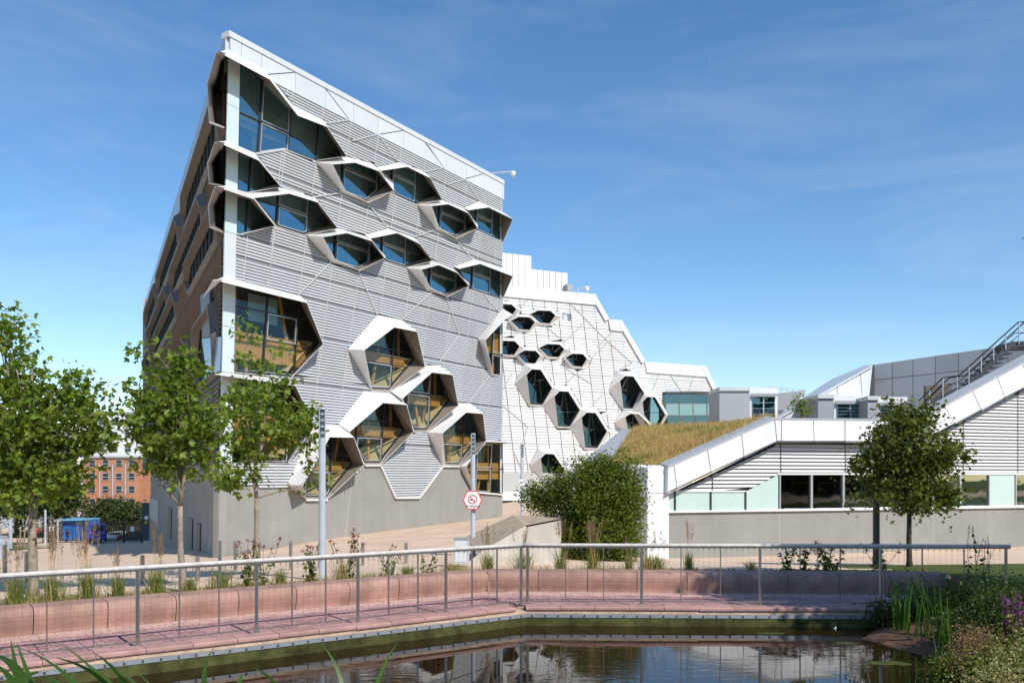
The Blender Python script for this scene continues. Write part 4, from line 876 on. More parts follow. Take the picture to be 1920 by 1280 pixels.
for i in range(len(xt)-1):
    x0, x1 = xt[i]+.6, xt[i+1]-.6
    for (ya0, ya1, yb0, yb1) in [(ytop(x0), ytop(x1), ymid(x0)-.7, ymid(x1)-.7), (ymid(x0)+.9, ymid(x1)+.9, 800, 800)]:
        mb = MB(); pts = [P(x0,ya0,Yc(x0)), P(x1,ya1,Yc(x1)), P(x1,yb1,Yc(x1)), P(x0,yb0,Yc(x0))]; mb.prism(pts, (0,.2,0)); mb.build('wall_panel', M['midgrey'], bD)
slab([(1637,686),(1950,640),(1950,800),(1637,800)], 44.6, .3, 'backing_wall', M['darkgrey'], bD)
slab([(1636,684),(1640,684),(1640,800),(1624,800)], 43.0, .5, 'corner_return', M['darkgrey'], bD)
# louvred grille
for k in range(11): 
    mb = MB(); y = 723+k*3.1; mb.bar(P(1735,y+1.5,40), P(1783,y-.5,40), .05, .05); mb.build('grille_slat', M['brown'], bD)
slab([(1734,723),(1784,720),(1784,760),(1734,762)], 40.1, .1, 'grille_back', M['carblack'], bD)
def pod(x0, xm, x1, y0, y1, Y, label, lights=1):
    t = thing('rooftop_pod', P(x0, y1, Y), label, 'rooftop pod', 'rooftop pods on the low white building')
    slab([(x0,y0+8),(xm,y0+8),(xm,y1),(x0,y1)], Y, 2.5, 'side_panel', M['midgrey'], t)
    slab([(x0,y0),(xm+.5,y0),(xm+.5,y0+7.5),(x0,y0+7.5)], Y-.1, 2.6, 'roof_edge', M['parapet'], t)
    slab([(xm,y0+1),(x1,y0+2),(x1,y1),(xm,y1)], Y+.15, 2.0, 'window_bay', M['white'], t)
    cx0 = xm+(x1-xm)*.12; cx1 = xm+(x1-xm)*.90; mid = (cx0+cx1)/2
    for (a_, b_) in ((cx0, mid-1.5), (mid+1.5, cx1)):
        wf = slab([(a_-1.2,y0+18),(b_+1.2,y0+18),(b_+1.2,y1-2),(a_-1.2,y1-2)], Y+.10, .03, 'window_frame', M['parapet'], t)
        for k in range(4):
            h_ = (y1-3-(y0+19))/4; ya = y0+19+k*h_; mb = MB(); mb.prism([P(a_,ya+.5,Y+.06), P(b_,ya+.5,Y+.06), P(b_,ya+h_-1,Y+.06), P(a_,ya+h_-1,Y+.06)], (0,.03,0)); mb.build('pane', M['glasst'], t)
    mb = MB(); mb.bar(P(xm+2,y0+15,Y), P(x1,y0+15,Y), .08, .15); mb.build('bay_ledge', M['midgrey'], t)
pod(1349, 1406, 1458, 725, 790, 47, 'leftmost rooftop pod with pale grey side above the end of the grass slope', 0)
pod(1534, 1564, 1625, 739, 786, 41, 'middle rooftop pod with dark grey side and white window bay above the flat fascia')
pod(1627, 1647, 1702, 742, 786, 40, 'rightmost rooftop pod partly hidden behind the round tree crown')
slab([(1458,737),(1512,731),(1490,760),(1458,785)], 50, .3, 'low_wall', mat('shaded_wall', (.33,.34,.36), .6), bD)
rr = thing('roof_guardrail', P(1430, 730, 48), 'thin grey guardrail along the roof edge right of the leftmost rooftop pod', 'guardrail')
mb = MB(); mb.bar(P(1430,723,49), P(1508,731,49), .04, .04); mb.build('top_rail', M['pole'], rr)
mb = MB(); mb.bar(P(1430,727,49), P(1508,735,49), .03, .03); mb.build('mid_rail', M['pole'], rr)
for x in range(1432, 1508, 11): mb = MB(); mb.bar(P(x,723.5+(x-1430)*.1,49), P(x,733+(x-1430)*.1,49), .03, .03); mb.build('post', M['pole'], rr)
st = thing('fire_stair', P(1800, 760, 36), 'dark steel escape stair with open treads and handrails climbing at the upper right', 'stairs')
Ya, Yb = 36.0, 37.3
def sp(t, dy=0, Y=Ya): return P(1760+(1899-1760)*t, 772+(641-772)*t+dy, Y)
for Y in (Ya, Yb):
    mb = MB(); mb.prism([sp(0,-4,Y), sp(1,-4,Y), sp(1,9,Y), sp(0,9,Y)], (0,.06,0)); mb.build('stringer', M['darkgrey'], st)
for k in range(15):
    c = sp((k+.5)/15, 3, (Ya+Yb)/2); mb = MB(); mb.box(c, (.30, Yb-Ya, .05)); mb.build('tread', M['darkgrey'], st)
mb = MB(); mb.prism([P(1899,640,Ya), P(1990,636,Ya), P(1990,648,Ya), P(1899,650,Ya)], (0,1.3,0)); mb.build('landing', M['darkgrey'], st)
mb = MB(); mb.prism([P(1723,762,Ya), P(1795,726,Ya), P(1765,772,Ya), P(1723,785,Ya)], (0,.06,0)); mb.build('stringer', M['darkgrey'], st)
for Y, dx in ((Ya, 0), (Yb, 12)):
    mb = MB(); pts = [P(1723+dx,751,Y), P(1768+dx,708,Y), P(1798+dx,704,Y), P(1909+dx,604,Y), P(1990,598,Y)]
    mb.tube(pts, .028, 6); mb.build('handrail', M['tyre'], st)
    mb = MB(); pts = [P(1723+dx,764,Y), P(1768+dx,722,Y), P(1798+dx,716,Y), P(1903+dx,624,Y), P(1990,620,Y)]
    mb.tube(pts, .018, 6); mb.build('mid_rail', M['tyre'], st)
for (x, y0, y1) in [(1743,732,756),(1768,709,748),(1795,706,735),(1817,688,722),(1840,668,698),(1863,648,676),(1886,627,655),(1911,604,645)]:
    mb = MB(); mb.bar(P(x,y0,Ya-.03), P(x-.5,y1,Ya-.03), .045, .03); mb.build('baluster', M['pole'], st)
# security cameras
def cctv(p0, p1, label, Y):
    t = thing('security_camera', P(*p0, Y), label, 'security camera'); mb = MB()
    mb.tube([P(*p0, Y), P(*p1, Y)], .05, 6); mb.build('arm', M['pole'], t)
    c = P(p1[0]-1, p1[1]+4, Y); r = .0028*Y; mb = MB(); mb.lathe(c, [(r*.2,r*1.2),(r,r*.9),(r*1.1,0),(r*.8,-r*.8),(r*.3,-r*1.3)], 12); mb.build('dome', M['white'], t, smooth=True)
cctv((922,325), (963,322), 'white dome security camera on a long arm at the grey building roof corner', 55)
t = cctv((1083,541), (1101,538), 'small security camera on a short mast on the roof of the white building', 89)
mb = MB(); mb.tube([P(1083,541,89), P(1083,552,89)], .07, 6); tag(mb.build('camera_mast', M['pole']), 'thin mast under the small camera on the white roof', 'mast')

# ================================================================== pond wall, promenade, bench, railing
def nrm(d): return Vector((-d.y, d.x, 0))          # pointing away from the pond
wallL0 = RAIL_L-nrm(dL)*0.30; wallC = wc.copy(); wallR = Vector((7.2, 15.12, 0))
nL, nR = nrm(dL), nrm(dR)
def off_line(o):   # polyline of the pond edge offset by o away from the water
    c = wc+Vector((-.30*o, .95*o, 0)); return [wallL0+nL*o, c, wallR+nR*o]
def strip(o0, o1, z0, z1, name, m, **kw):
    a_, b_ = off_line(o0), off_line(o1); out = []
    for i in (0, 1):
        mb = MB(); mb.prism([(a_[i].x,a_[i].y,z0),(a_[i+1].x,a_[i+1].y,z0),(b_[i+1].x,b_[i+1].y,z0),(b_[i].x,b_[i].y,z0)], (0,0,z1-z0))
        out.append(mb.build(name, m, **kw))
    return out
pw = thing('pond_wall', (wc.x, wc.y, -.3), 'algae-stained concrete pond wall below the pink promenade, topped by coping stones and a bolted strip', 'wall')
a_ = off_line(0.0); b_ = off_line(.3)
for i in (0, 1):
    mb = MB(); mb.prism([(a_[i].x,a_[i].y,-1.2),(a_[i+1].x,a_[i+1].y,-1.2),(b_[i+1].x,b_[i+1].y,-1.2),(b_[i].x,b_[i].y,-1.2)], (0,0,1.06)); mb.build('wall_face', M['algae'], pw)
for i, (A_, B_, n_) in enumerate(((a_[0], a_[1], nL), (a_[1], a_[2], nR))):
    d = (B_-A_).normalized(); Ln = (B_-A_).length
    mb = MB(); mb.box((A_+B_)/2+Vector((0,0,-.112))-n_*.006, (Ln, .012, .062), d, n_, (0,0,1)); sm = mb.build('metal_strip', M['strip'], pw)
    mb = MB(); mb.box((0,0,0), (.028,.02,.028)); bm = None
    k = .11
    while k < Ln:
        if bm is None:
            bo = mb.build('bolt', M['bolt'], sm, loc=None); bm = bo.data
            bo.data.transform(Matrix.Translation(ORG[sm.name])) ; bo.location = A_+d*k+Vector((0,0,-.11))-n_*.015-ORG[sm.name]; bo.rotation_euler = (0,0,math.atan2(d.y,d.x))
        else: inst(bm, 'bolt', sm, A_+d*k+Vector((0,0,-.11))-n_*.015, math.atan2(d.y, d.x))
        k += .235
    mb = MB(); mb.box((A_+B_)/2+Vector((0,0,-.052))+n_*.12, (Ln, .24, .052), d, n_, (0,0,1)); mb.build('bedding_course', M['peach'], pw)
    k = 0; cl = .62
    mb = MB(); w_ = cl-.008; pr = [(-.02,-.018),(-.03,0),(-.03,.035),(-.015,.05),(.30,.05),(.30,-.018)]
    mb.prism([Vector((0, y, z)) for y, z in pr], (w_, 0, 0)); cs = None
    while k+cl < Ln+.2:
        jit = prng.uniform(-.004, .004)
        pos = A_+d*k+n_*jit+Vector((0,0,jit))
        if cs is None: o = mb.build('coping_stone', M['coping'], pw); cs = o.data; cs.transform(Matrix.Translation(ORG[pw.name])); o.location = pos-ORG[pw.name]; o.rotation_euler = (0,0,math.atan2(d.y,d.x))
        else: inst(cs, 'coping_stone', pw, pos, math.atan2(d.y, d.x))
        k += cl
# promenade deck
ed = off_line(.27); bb = [BEN_L-nL*(-.15), BEN_C+Vector((0,.1,0)), BEN_R+Vector((.2,.1,0))]
mb = MB(); mb.prism([(ed[0].x,ed[0].y,-.12),(ed[1].x,ed[1].y,-.12),(bb[1].x,bb[1].y,-.12),(bb[0].x,bb[0].y,-.12)], (0,0,.10)); mb.build('promenade', M['soil'], kind='structure')
mb = MB(); mb.prism([(ed[1].x,ed[1].y,-.12),(ed[2].x+1.2,ed[2].y,-.12),(bb[2].x,bb[2].y,-.12),(bb[1].x,bb[1].y,-.12)], (0,0,.10)); mb.build('promenade', M['soil'], kind='structure')
pm = mat('paver', (0.45, 0.255, 0.235), 0.8, island=0.22, noise=.25, nscale=5, bump=.2, bscale=40)
pe = mat('edge_paver', (0.58, 0.38, 0.32), 0.8, island=0.12, noise=.2, nscale=5, bump=.2, bscale=40)
for (A_, B_, n_, wd, sgn) in ((ed[0], ed[1], nL, 1.62, 0), (ed[1], Vector((ed[2].x+1.0, ed[2].y, 0)), nR, 2.0, 1)):
    d = (B_-A_).normalized(); Ln = (B_-A_).length; mb = MB(); pw_, pl_ = .12, .24; r = 0; y = .045
    mbe = MB()
    while y < wd+.4:
        x = (r % 2)*-.12-.8
        while x < Ln+.8:
            c = A_+d*(x+pl_/2)+n_*(y+pw_/2); ok = True
            if sgn == 0 and side(c, wc, Vector((.95,.30,0)).normalized().cross(Vector((0,0,1)))) > 1e9: ok = False
            # mitre between the two legs
            mit = (c-wc).dot(Vector((.95,.31,0))); 
            if sgn == 0 and mit > -.12 or sgn == 1 and mit < .0: ok = False
            if sgn == 0 and side(c, BEN_C, dL) > .05: ok = False
            if sgn == 1 and (c.y > 17.62 or c.x > 8.9): ok = False
            if ok:
                zt_ = prng.uniform(-.002,.002)
                edge = (side(c, BEN_C, dL) > -.45) if sgn == 0 else (c.y > 17.55-(c.x-BEN_C.x)*.045-.45)
                m_ = mbe if edge else mb
                m_.box(c+Vector((0,0,-.02+zt_)), (pl_-.008, pw_-.008, .045), d, n_, (0,0,1))
            x += pl_
        y += pw_; r += 1
    mb.build('promenade_pavers', pm, kind='stuff'); mbe.build('promenade_edge_pavers', pe, kind='stuff')
# bench segments
prof = [(.07,-.05),(.055,.06),(.02,.16),(0,.25),(0,.31),(.02,.365),(.06,.40),(.12,.415),(.55,.42),(.55,-.05)]
def bench(A_, d, n_, cnt, seg, label, start=0):
    t = thing('stone_bench', A_, label, 'bench', 'pink concrete benches along the promenade'); me = None
    mb = MB(); mb.prism([Vector((0, y, z)) for y, z in prof], (seg-.012, 0, 0))
    for k in range(cnt):
        pos = A_+d*(k*seg+start); rz = math.atan2(d.y, d.x)
        if me is None: o = mb.build('bench_segment', M['pink'], t); me = o.data; me.transform(Matrix.Translation(ORG[t.name])); o.location = pos-A_; o.rotation_euler = (0,0,rz)
        else: inst(me, 'bench_segment', t, pos, rz)
    return t
Lb = BEN_C; sgl = 1.03
bench(Lb-dL*(14*sgl), dL, nL, 14, sgl, 'long pink concrete bench curving to the left, sunlit, with grasses growing behind it')
bd = (BEN_R-BEN_C).normalized(); nb_ = nrm(bd); tot = (BEN_R-BEN_C).length; n9 = 9; sg = (tot-.15)/n9
# short corner piece then straight run
t = bench(BEN_C+bd*.02, bd, nb_, n9, sg, 'pink concrete bench on the right, partly in tree shade, ending in a rounded end')
mb = MB(); e0 = BEN_C+bd*(n9*sg+.02); 
ring = [(0,0)]+[(.0+.27*math.sin(a), .27-.27*math.cos(a)) for a in np.linspace(0.1, math.pi-.1, 9)]+[(0,.54)]
def rp(x, y, z): return e0+bd*x+nb_*y+Vector((0,0,z))
mb.add([rp(x, y, -.05) for x, y in ring]+[rp(x, y, .33) for x, y in ring]+[rp(x*.8, .27+(y-.27)*.82, .42) for x, y in ring],
       [tuple(range(2*len(ring), 3*len(ring)))]+[(i, i+1, i+1+len(ring), i+len(ring)) for i in range(len(ring)-1)]+[(i+len(ring), i+1+len(ring), i+1+2*len(ring), i+2*len(ring)) for i in range(len(ring)-1)])
mb.build('rounded_end', M['pink'], t)
mb = MB(); mb.prism([BEN_C+Vector((-.02,0,-.05)), BEN_C+Vector((.03,0,-.05)), BEN_C+nb_*.55+Vector((.03,0,-.05)), BEN_C+nL*.55+Vector((0,0,-.05))], (0,0,.46)); mb.build('corner_segment', M['pink'], t)
# railings
def raypos(px, A_, d):
    if isinstance(px, Vector): return px
    a = (px-960)/F_PX; k = (A_.x-a*A_.y)/(a*d.y-d.x); return A_+d*k
def railing(label, A_, d, mains, nthin, x_end0, x_end1, ngap, drip=True):
    t = thing('railing', raypos(mains[0], A_, d), label, 'railing', 'steel railings along the pond promenade')
    n_ = nrm(d); rz = math.atan2(d.y, d.x); e0, e1 = x_end0, x_end1
    pts = [e0+(e1-e0)*k/24+Vector((0,0,1.125)) for k in range(25)]
    mb = MB()
    L_ = (e1-e0).length; mb.tube(pts, .033, 10); mb.build('handrail', M['rail'], t, smooth=True)
    mb = MB(); mb.bar(e0+Vector((0,0,1.085)), e1+Vector((0,0,1.085)), .03, .02); mb.build('top_rail', M['steel'], t)
    mb = MB(); mb.bar(e0+Vector((0,0,.10)), e1+Vector((0,0,.10)), .03, .02); mb.build('bottom_rail', M['steel'], t)
    mp_ = [raypos(x, A_, d) if not isinstance(x, Vector) else x for x in mains]
    mbm = MB(); mbm.lathe((0,0,0), [(.055,.0),(.055,.012),(.027,.014),(.027,1.085)], 10); me = mbt = mew = None
    for p in mp_:
        if me is None: o = mbm.build('post', M['steel'], t, smooth=False); me = o.data; me.transform(Matrix.Translation(ORG[t.name])); o.location = p+Vector((0,0,.05))-ORG[t.name]
        else: inst(me, 'post', t, p+Vector((0,0,.05)), rz)
    wires = MB()
    for i in range(len(mp_)-1):
        p, q = mp_[i], mp_[i+1]
        if (q-p).length < .4: continue
        for k in range(nthin+1):
            a_ = p+(q-p)*k/(nthin+1); b_ = p+(q-p)*(k+1)/(nthin+1)
            if k:
                if mbt is None:
                    mb = MB(); mb.box((0,0,.59), (.014,.035,1.0)); o = mb.build('baluster', M['steel'], t); mbt = o.data; mbt.transform(Matrix.Translation(ORG[t.name])); o.location = a_-ORG[t.name]; o.rotation_euler = (0,0,rz)
                else: inst(mbt, 'baluster', t, a_, rz)
            for j in range(1, ngap):
                c = a_+(b_-a_)*j/ngap; wires.bar(c+Vector((0,0,.10)), c+Vector((0,0,1.08)), .0022, .0022); wires.bar(c+Vector((0,0,1.035)), c+Vector((0,0,1.08)), .009, .009)
    wires.build('wire_infill', M['steel'], t, kind='stuff')
    return t
step = (raypos(481, RAIL_C, dL)-raypos(258, RAIL_C, dL))
mL = [raypos(258, RAIL_C, dL)-step*3, raypos(258, RAIL_C, dL)-step*2, raypos(258, RAIL_C, dL)-step, 258, 481, 671, 836, 977]
mL = [m if isinstance(m, Vector) else m for m in mL]
t0 = [raypos(x, RAIL_C, dL) if not isinstance(x, Vector) else x for x in mL]
railing('left run of the steel and wire pond railing with a pale rounded handrail', RAIL_C, dL, t0, 2, t0[0], raypos(982, RAIL_C, dL), 6)
mR = [raypos(x, RAIL_C, dR) for x in (989, 1203, 1425, 1651)]; stp = mR[3]-mR[2]; mR.append(raypos(1886, RAIL_C, dR))
railing('right run of the steel and wire pond railing, its handrail shaded towards the end', RAIL_C, dR, mR, 2, raypos(981, RAIL_C, dR), raypos(1894, RAIL_C, dR), 7)
# ================================================================== street furniture
bl = [(9,1021,18,'leftmost bollard at the picture edge'),(50,1033,18.3,'bollard in front of the leftmost tree trunk'),(267,1040,18,'bollard left of the second maple behind the bench'),(370,1042,18.3,'bollard right of the second maple trunk'),
      (412,1013,22,'slim bollard at the grey building corner'),(441,1013,22.2,'slim bollard just right of the building corner'),(485,1015,22,'slim bollard beside the third maple trunk'),(545,1014,22,'slim bollard between the third maple and the lamp post'),(599,1016,22.3,'slim bollard beside the tall lamp post'),(680,1016,22.6,'bollard right of the lamp post against the sunlit paving'),(761,1016,22.8,'bollard left of the grey cabinet')]
bme = None
for (x, y, Y, lb) in bl:
    top_ = P(x, y, Y); z0 = gz(top_.x, top_.y); h = top_.z-z0
    if bme is None:
        mb = MB(); mb.lathe((0,0,0), [(.045,0),(.045,.96),(.04,.985),(.03,1.0)], 12); o = mb.build('bollard', M['steel']); bme = o.data; o.location = (top_.x, top_.y, z0)
    else: o = inst(bme, 'bollard', None, (top_.x, top_.y, z0))
    o.scale = (1, 1, h); tag(o, 'brushed steel '+lb, 'bollard', 'steel bollards along the paving')
def lamp(x, ytop, Y, r, label, mt=None, z0=None):
    top_ = P(x, ytop, Y); zb = gz(top_.x, top_.y) if z0 is None else z0
    t = thing('lamp_post', (top_.x, top_.y, zb), label, 'lamp post', 'slim lamp posts'); h = top_.z-zb; mb = MB()
    mb.lathe((top_.x, top_.y, zb), [(r*1.5,0),(r*1.5,.02),(r,.03),(r,h-.62)], 16); mb.build('pole', mt or M['pole'], t, smooth=False)
    mb = MB(); c = Vector((top_.x, top_.y, zb+h-.62)); 
    # slotted lantern head: half shell with small lamps
    prf = [(r*math.cos(a), r*math.sin(a)) for a in np.linspace(-.3, math.pi+.9, 12)]
    mb.prism([c+Vector((px_, py_, 0)) for px_, py_ in prf]+[c+Vector((px_*.8, py_*.8, 0)) for px_, py_ in prf[::-1]], (0,0,.58)); mb.build('lantern_shell', mt or M['pole'], t)
    for k in range(4): mb = MB(); mb.lathe(c+Vector((0,0,.06+k*.13)), [(r*.25,0),(r*.7,.02),(r*.7,.05),(r*.3,.07)], 8); mb.build('lamp_lens', mt or M['silver'], t)
    mb = MB(); mb.lathe(c+Vector((0,0,.58)), [(r,0),(r,.035),(r*.7,.04)], 16); mb.build('cap', mt or M['pole'], t)
    return t
lamp(604, 764, 17.6, .072, 'tall pale lamp post rising through the third maple crown')
lamp(887, 812, 25, .068, 'pale lamp post carrying the red edged hexagonal sign')
lamp(979, 832, 40, .075, 'distant pale lamp post carrying a small white sign before the white building')
lamp(1643, 800, 22.3, .085, 'dark shaded lamp post standing beside the round tree on the right', M['darkgrey'])  # shade on this post is put into its dark grey colour
def hexsign(x, y, Y, w_, h_, label, red=True):
    c = P(x, y, Y); t = thing('hexagonal_sign', c, label, 'sign'); W2 = w_/2/F_PX*Y; H2 = h_/2/F_PX*Y
    def hx(s, e): return [c+Vector((px_*W2*s, e, py_*H2*s)) for px_, py_ in [(-1,0),(-.53,1),(.53,1),(1,0),(.53,-1),(-.53,-1)]]
    mb = MB(); mb.prism(hx(1,0), (0,.03,0)); mb.build('sign_border', M['signr'] if red else M['signw'], t)
    mb = MB(); mb.prism(hx(.88,-.006), (0,.006,0)); mb.build('sign_face', M['signw'], t)
    rr_ = H2*.48; cc = c+Vector((0,-.012,H2*.08)); N = 28; mt = M['signr'] if red else M['midgrey']
    mb = MB(); oc = [cc+Vector((rr_*math.cos(a), 0, rr_*math.sin(a))) for a in np.linspace(0, 2*math.pi, N, endpoint=False)]; ic = [cc+(p-cc)*.82 for p in oc]
    for i in range(N): j = (i+1) % N; mb.poly([oc[i], oc[j], ic[j], ic[i]])
    mb.build('prohibition_ring', mt, t)
    mb = MB(); v = Vector((.7, 0, -.7)); mb.bar(cc-v*rr_*.88+Vector((0,-.003,0)), cc+v*rr_*.88+Vector((0,-.003,0)), rr_*.16, .002, (0,1,0)); mb.build('slash', mt, t)
    if red:
        mb = MB(); mb.bar(cc+Vector((-rr_*.62,-.001,-rr_*.12)), cc+Vector((rr_*.1,-.001,-rr_*.12)), rr_*.15, .002, (0,1,0)); mb.build('cigarette', M['black'], t)
        mb = MB(); mb.bar(cc+Vector((rr_*.14,-.001,-rr_*.12)), cc+Vector((rr_*.5,-.001,-rr_*.12)), rr_*.15, .002, (0,1,0)); mb.build('cigarette_filter', M['midgrey'], t)
        cu = bpy.data.curves.new('lettering', 'FONT'); cu.body = 'No Smoking'; cu.size = H2*.30; cu.align_x = 'CENTER'; cu.extrude = .001
        tmp = bpy.data.objects.new('lettering', cu); COL.objects.link(tmp); dg = bpy.context.evaluated_depsgraph_get(); me = bpy.data.meshes.new_from_object(tmp.evaluated_get(dg)); bpy.data.objects.remove(tmp)
        me.materials.clear(); me.materials.append(M['black']); o = bpy.data.objects.new('lettering', me); COL.objects.link(o); o.parent = t; o.rotation_euler = (math.radians(90),0,0); o.location = (0,-.012,-H2*.72); o['kind'] = 'stuff'
hexsign(886, 937, 24.85, 37, 36, 'white hexagonal no smoking sign with a red border on its pole')
hexsign(978, 904, 39.8, 12, 12, 'small distant white hexagonal sign on a pole', False)
t = thing('utility_cabinet', G(867, 21, .05), 'grey metal utility cabinet standing behind the bench near the concrete ramp wall', 'cabinet')
mb = MB(); mb.prism([P(851,1054,21),P(869,1056,20.8),P(869,1009,20.8),P(851,1009,21)], (.0,.4,0)); 
mb = MB(); c = P(866,1032,21.1); mb.box(c, (.36,.30,.60)); mb.build('body', M['pole'], t); mb = MB(); mb.box(c+Vector((0,0,.31)), (.40,.34,.03)); mb.build('lid', M['silver'], t); mb = MB(); mb.box(c+Vector((-.02,-.152,0)), (.28,.006,.5)); mb.build('door', M['parapet'], t); mb = MB(); mb.box(c+Vector((.09,-.16,0)), (.015,.012,.06)); mb.build('handle', M['black'], t)
t = thing('utility_cabinet', G(0, 26, -.4), 'grey cabinet cut by the left picture edge beside the lawn', 'cabinet')
mb = MB(); c = P(0,1026,26); mb.box(c, (.34,.4,.62)); mb.build('body', M['pole'], t); mb = MB(); mb.box(c+Vector((0,0,.325)), (.38,.44,.03)); mb.build('lid', M['silver'], t)
# concrete ramp wall
rw = thing('ramp_wall', G(960, 22, .05), 'pale concrete wedge of ramp wall with a wood-grained sloping top right of the cabinet', 'wall')
mb = MB(); f0 = P(868,1062,21.8); f1 = P(1052,1066,22); f2 = P(1052,972,22); f3 = P(900,1035,21.8)
b2 = P(962,965,25.5); b3 = P(868,1008,26)
mb.poly([f0,f1,f2,P(985,985,22),f3]); mb.build('ramp_face', M['conc'], rw)
mb = MB(); mb.poly([P(1052,972,22), P(1052,1066,22), Vector((f1.x+.1,26,0)), Vector((f1.x+.1,26,f2.z))]); mb.build('ramp_end', M['conc'], rw)
mb = MB(); mb.prism([f3, P(985,985,22), f2, P(1048,967,25.5), b2, b3], (0,0,-.04)); mb.build('ramp_top', mat('ramp_top_board', (.50,.39,.27), .8, noise=.3, nscale=4), rw)

# ================================================================== trees
def curve_pts(p, q, n, wob, up=0.0):
    p = np.array(p); q = np.array(q); t = np.linspace(0, 1, n)[:, None]; L_ = np.linalg.norm(q-p)
    o = rng.normal(size=3)*wob*L_; o[2] += up*L_
    return p*(1-t)+q*t+o*(4*t*(1-t))*0.5+rng.normal(size=(n,3))*wob*.10*L_*(t*(1-t))*4
def tree(label, base, fork_h, crown, nclump, lpc, lsize, tr, leafm, barkm, tmpl=(LEAF_MAPLE, LF_MAPLE), spread=.22, name='maple_tree', lean=(0,0), shell=.45, group=None, cat='tree', nlimb=7, droop=.5, twig=True):
    base = np.array(base, float); t_ = thing(name, base, label, cat, group)
    fork = base+np.array([lean[0], lean[1], fork_h]); wts = np.array([c[3]*c[4]*c[5] for c in crown]); wts = wts/wts.sum()
    cl = []
    while len(cl) < nclump:
        c = crown[rng.choice(len(crown), p=wts)]; v = rng.normal(size=3); v /= np.linalg.norm(v); r = shell+(1-shell)*rng.random() if rng.random() < .8 else rng.random()
        p = np.array(c[:3])+v*r*np.array(c[3:6])
        if p[2] < base[2]+fork_h*.8: continue
        cl.append(p)
    cl = np.array(cl)
    topz = cl[:, 2].max(); lead = base*0+fork+np.array([(cl[:,0].mean()-fork[0])*.6, (cl[:,1].mean()-fork[1])*.6, (topz-fork[2])*.72])
    mb = MB(); trunk = curve_pts(base-[0,0,.08], fork, 7, .03); rads = np.linspace(tr*1.15, tr*.82, 7); rads[0] = tr*1.5
    mb.tube(trunk, list(rads), 10)
    ld = curve_pts(fork, lead, 7, .06); mb.tube(ld, list(np.linspace(tr*.8, tr*.2, 7)), 7)
    nodes = [(p, r, 0) for p, r in zip(ld, np.linspace(tr*.6, tr*.25, 7))]
    # main limbs
    far_ = sorted(range(len(cl)), key=lambda i: -np.linalg.norm(cl[i]-fork))[:nlimb*4]; rng.shuffle(far_)
    for i in far_[:nlimb]:
        st_ = ld[rng.integers(0, 3)]; tgt = st_+(cl[i]-st_)*.88; lp = curve_pts(st_, tgt, 7, .10, up=-.05); rr = np.linspace(tr*.42, tr*.10, 7); mb.tube(lp, list(rr), 6)
        nodes += [(p, r*.7, 1) for p, r in zip(lp[1:], rr[1:])]
    order = sorted(range(len(cl)), key=lambda i: np.linalg.norm(cl[i]-fork)); tw = []
    for i in order:
        npos = np.array([n[0] for n in nodes]); d = np.linalg.norm(npos-cl[i], axis=1)+np.maximum(0, npos[:,2]-cl[i][2]+.05)*1.2; j = int(d.argmin())
        lp = curve_pts(nodes[j][0], cl[i], 4, .14, up=-.06); r0 = max(.006, nodes[j][1]*.6); mb.tube(lp, list(np.linspace(r0, .004, 4)), 4, cap=False)
        nodes.append((lp[2], r0*.6, 2)); tw.append(lp)
    mb.build('trunk', barkm, t_, smooth=True)
    pos = []
    for lp in tw:
        n = int(lpc*(.5+rng.random())); k = rng.random(n)**.6; seg = lp[1][None]*(1-k)[:,None]+(lp[3]+(lp[3]-lp[2])*.5)[None]*k[:,None]
        pos.append(seg+rng.normal(size=(n,3))*spread*np.array([1,1,.7])*(.6+.8*rng.random()))
    pos = np.concatenate(pos); v_, f_, l_ = leaves(pos, lsize, *tmpl, droop=droop); npmesh('crown', v_, f_, l_, leafm, t_); return t_
def E(px, py, Y, rx, ry_=None, rz=None):    # ellipsoid from pixels
    c = P(px, py, Y); k = Y/F_PX; return (c.x, c.y, c.z, rx*k, (ry_ or rx)*k, (rz or rx)*k)
def gb(px, Y): g_ = G(px, Y); return (g_.x, g_.y, gz(g_.x, g_.y))
tree('leafy young maple at the left picture edge, the widest and tallest crown of the row', gb(64, 15.0), 1.75, [E(60,790,15,115,110,130), E(-10,690,15,80,70,130), E(130,800,15,75,70,115), E(40,900,15,110,90,55), E(150,720,15,35,40,60), E(190,830,15,30,30,40), E(15,600,15,38,38,50), E(95,660,15,20,20,35), E(205,760,15,20,20,26), E(215,870,15,22,22,18), E(140,930,15,34,30,16), E(-30,600,15,30,30,40)], 300, 20, .115, .075, M['leaf'], M['bark'], spread=.15, group='young maples behind the bench')
tree('second young maple from the left, open crown before the shaded building side', gb(346, 15.6), 1.55, [E(320,800,15.6,85,85,90), E(255,760,15.6,45,45,70), E(300,680,15.6,35,35,50), E(390,800,15.6,40,50,70), E(320,870,15.6,85,60,30), E(345,720,15.6,45,45,60), E(395,690,15.6,18,18,40), E(345,660,15.6,14,14,40), E(228,828,15.6,20,20,18), E(238,735,15.6,16,16,22), E(218,878,15.6,18,18,14), E(262,640,15.6,10,10,22), E(410,880,15.6,24,24,16)], 170, 17, .115, .055, M['leaf'], M['bark'], spread=.125, group='young maples behind the bench', lean=(-.08, 0))
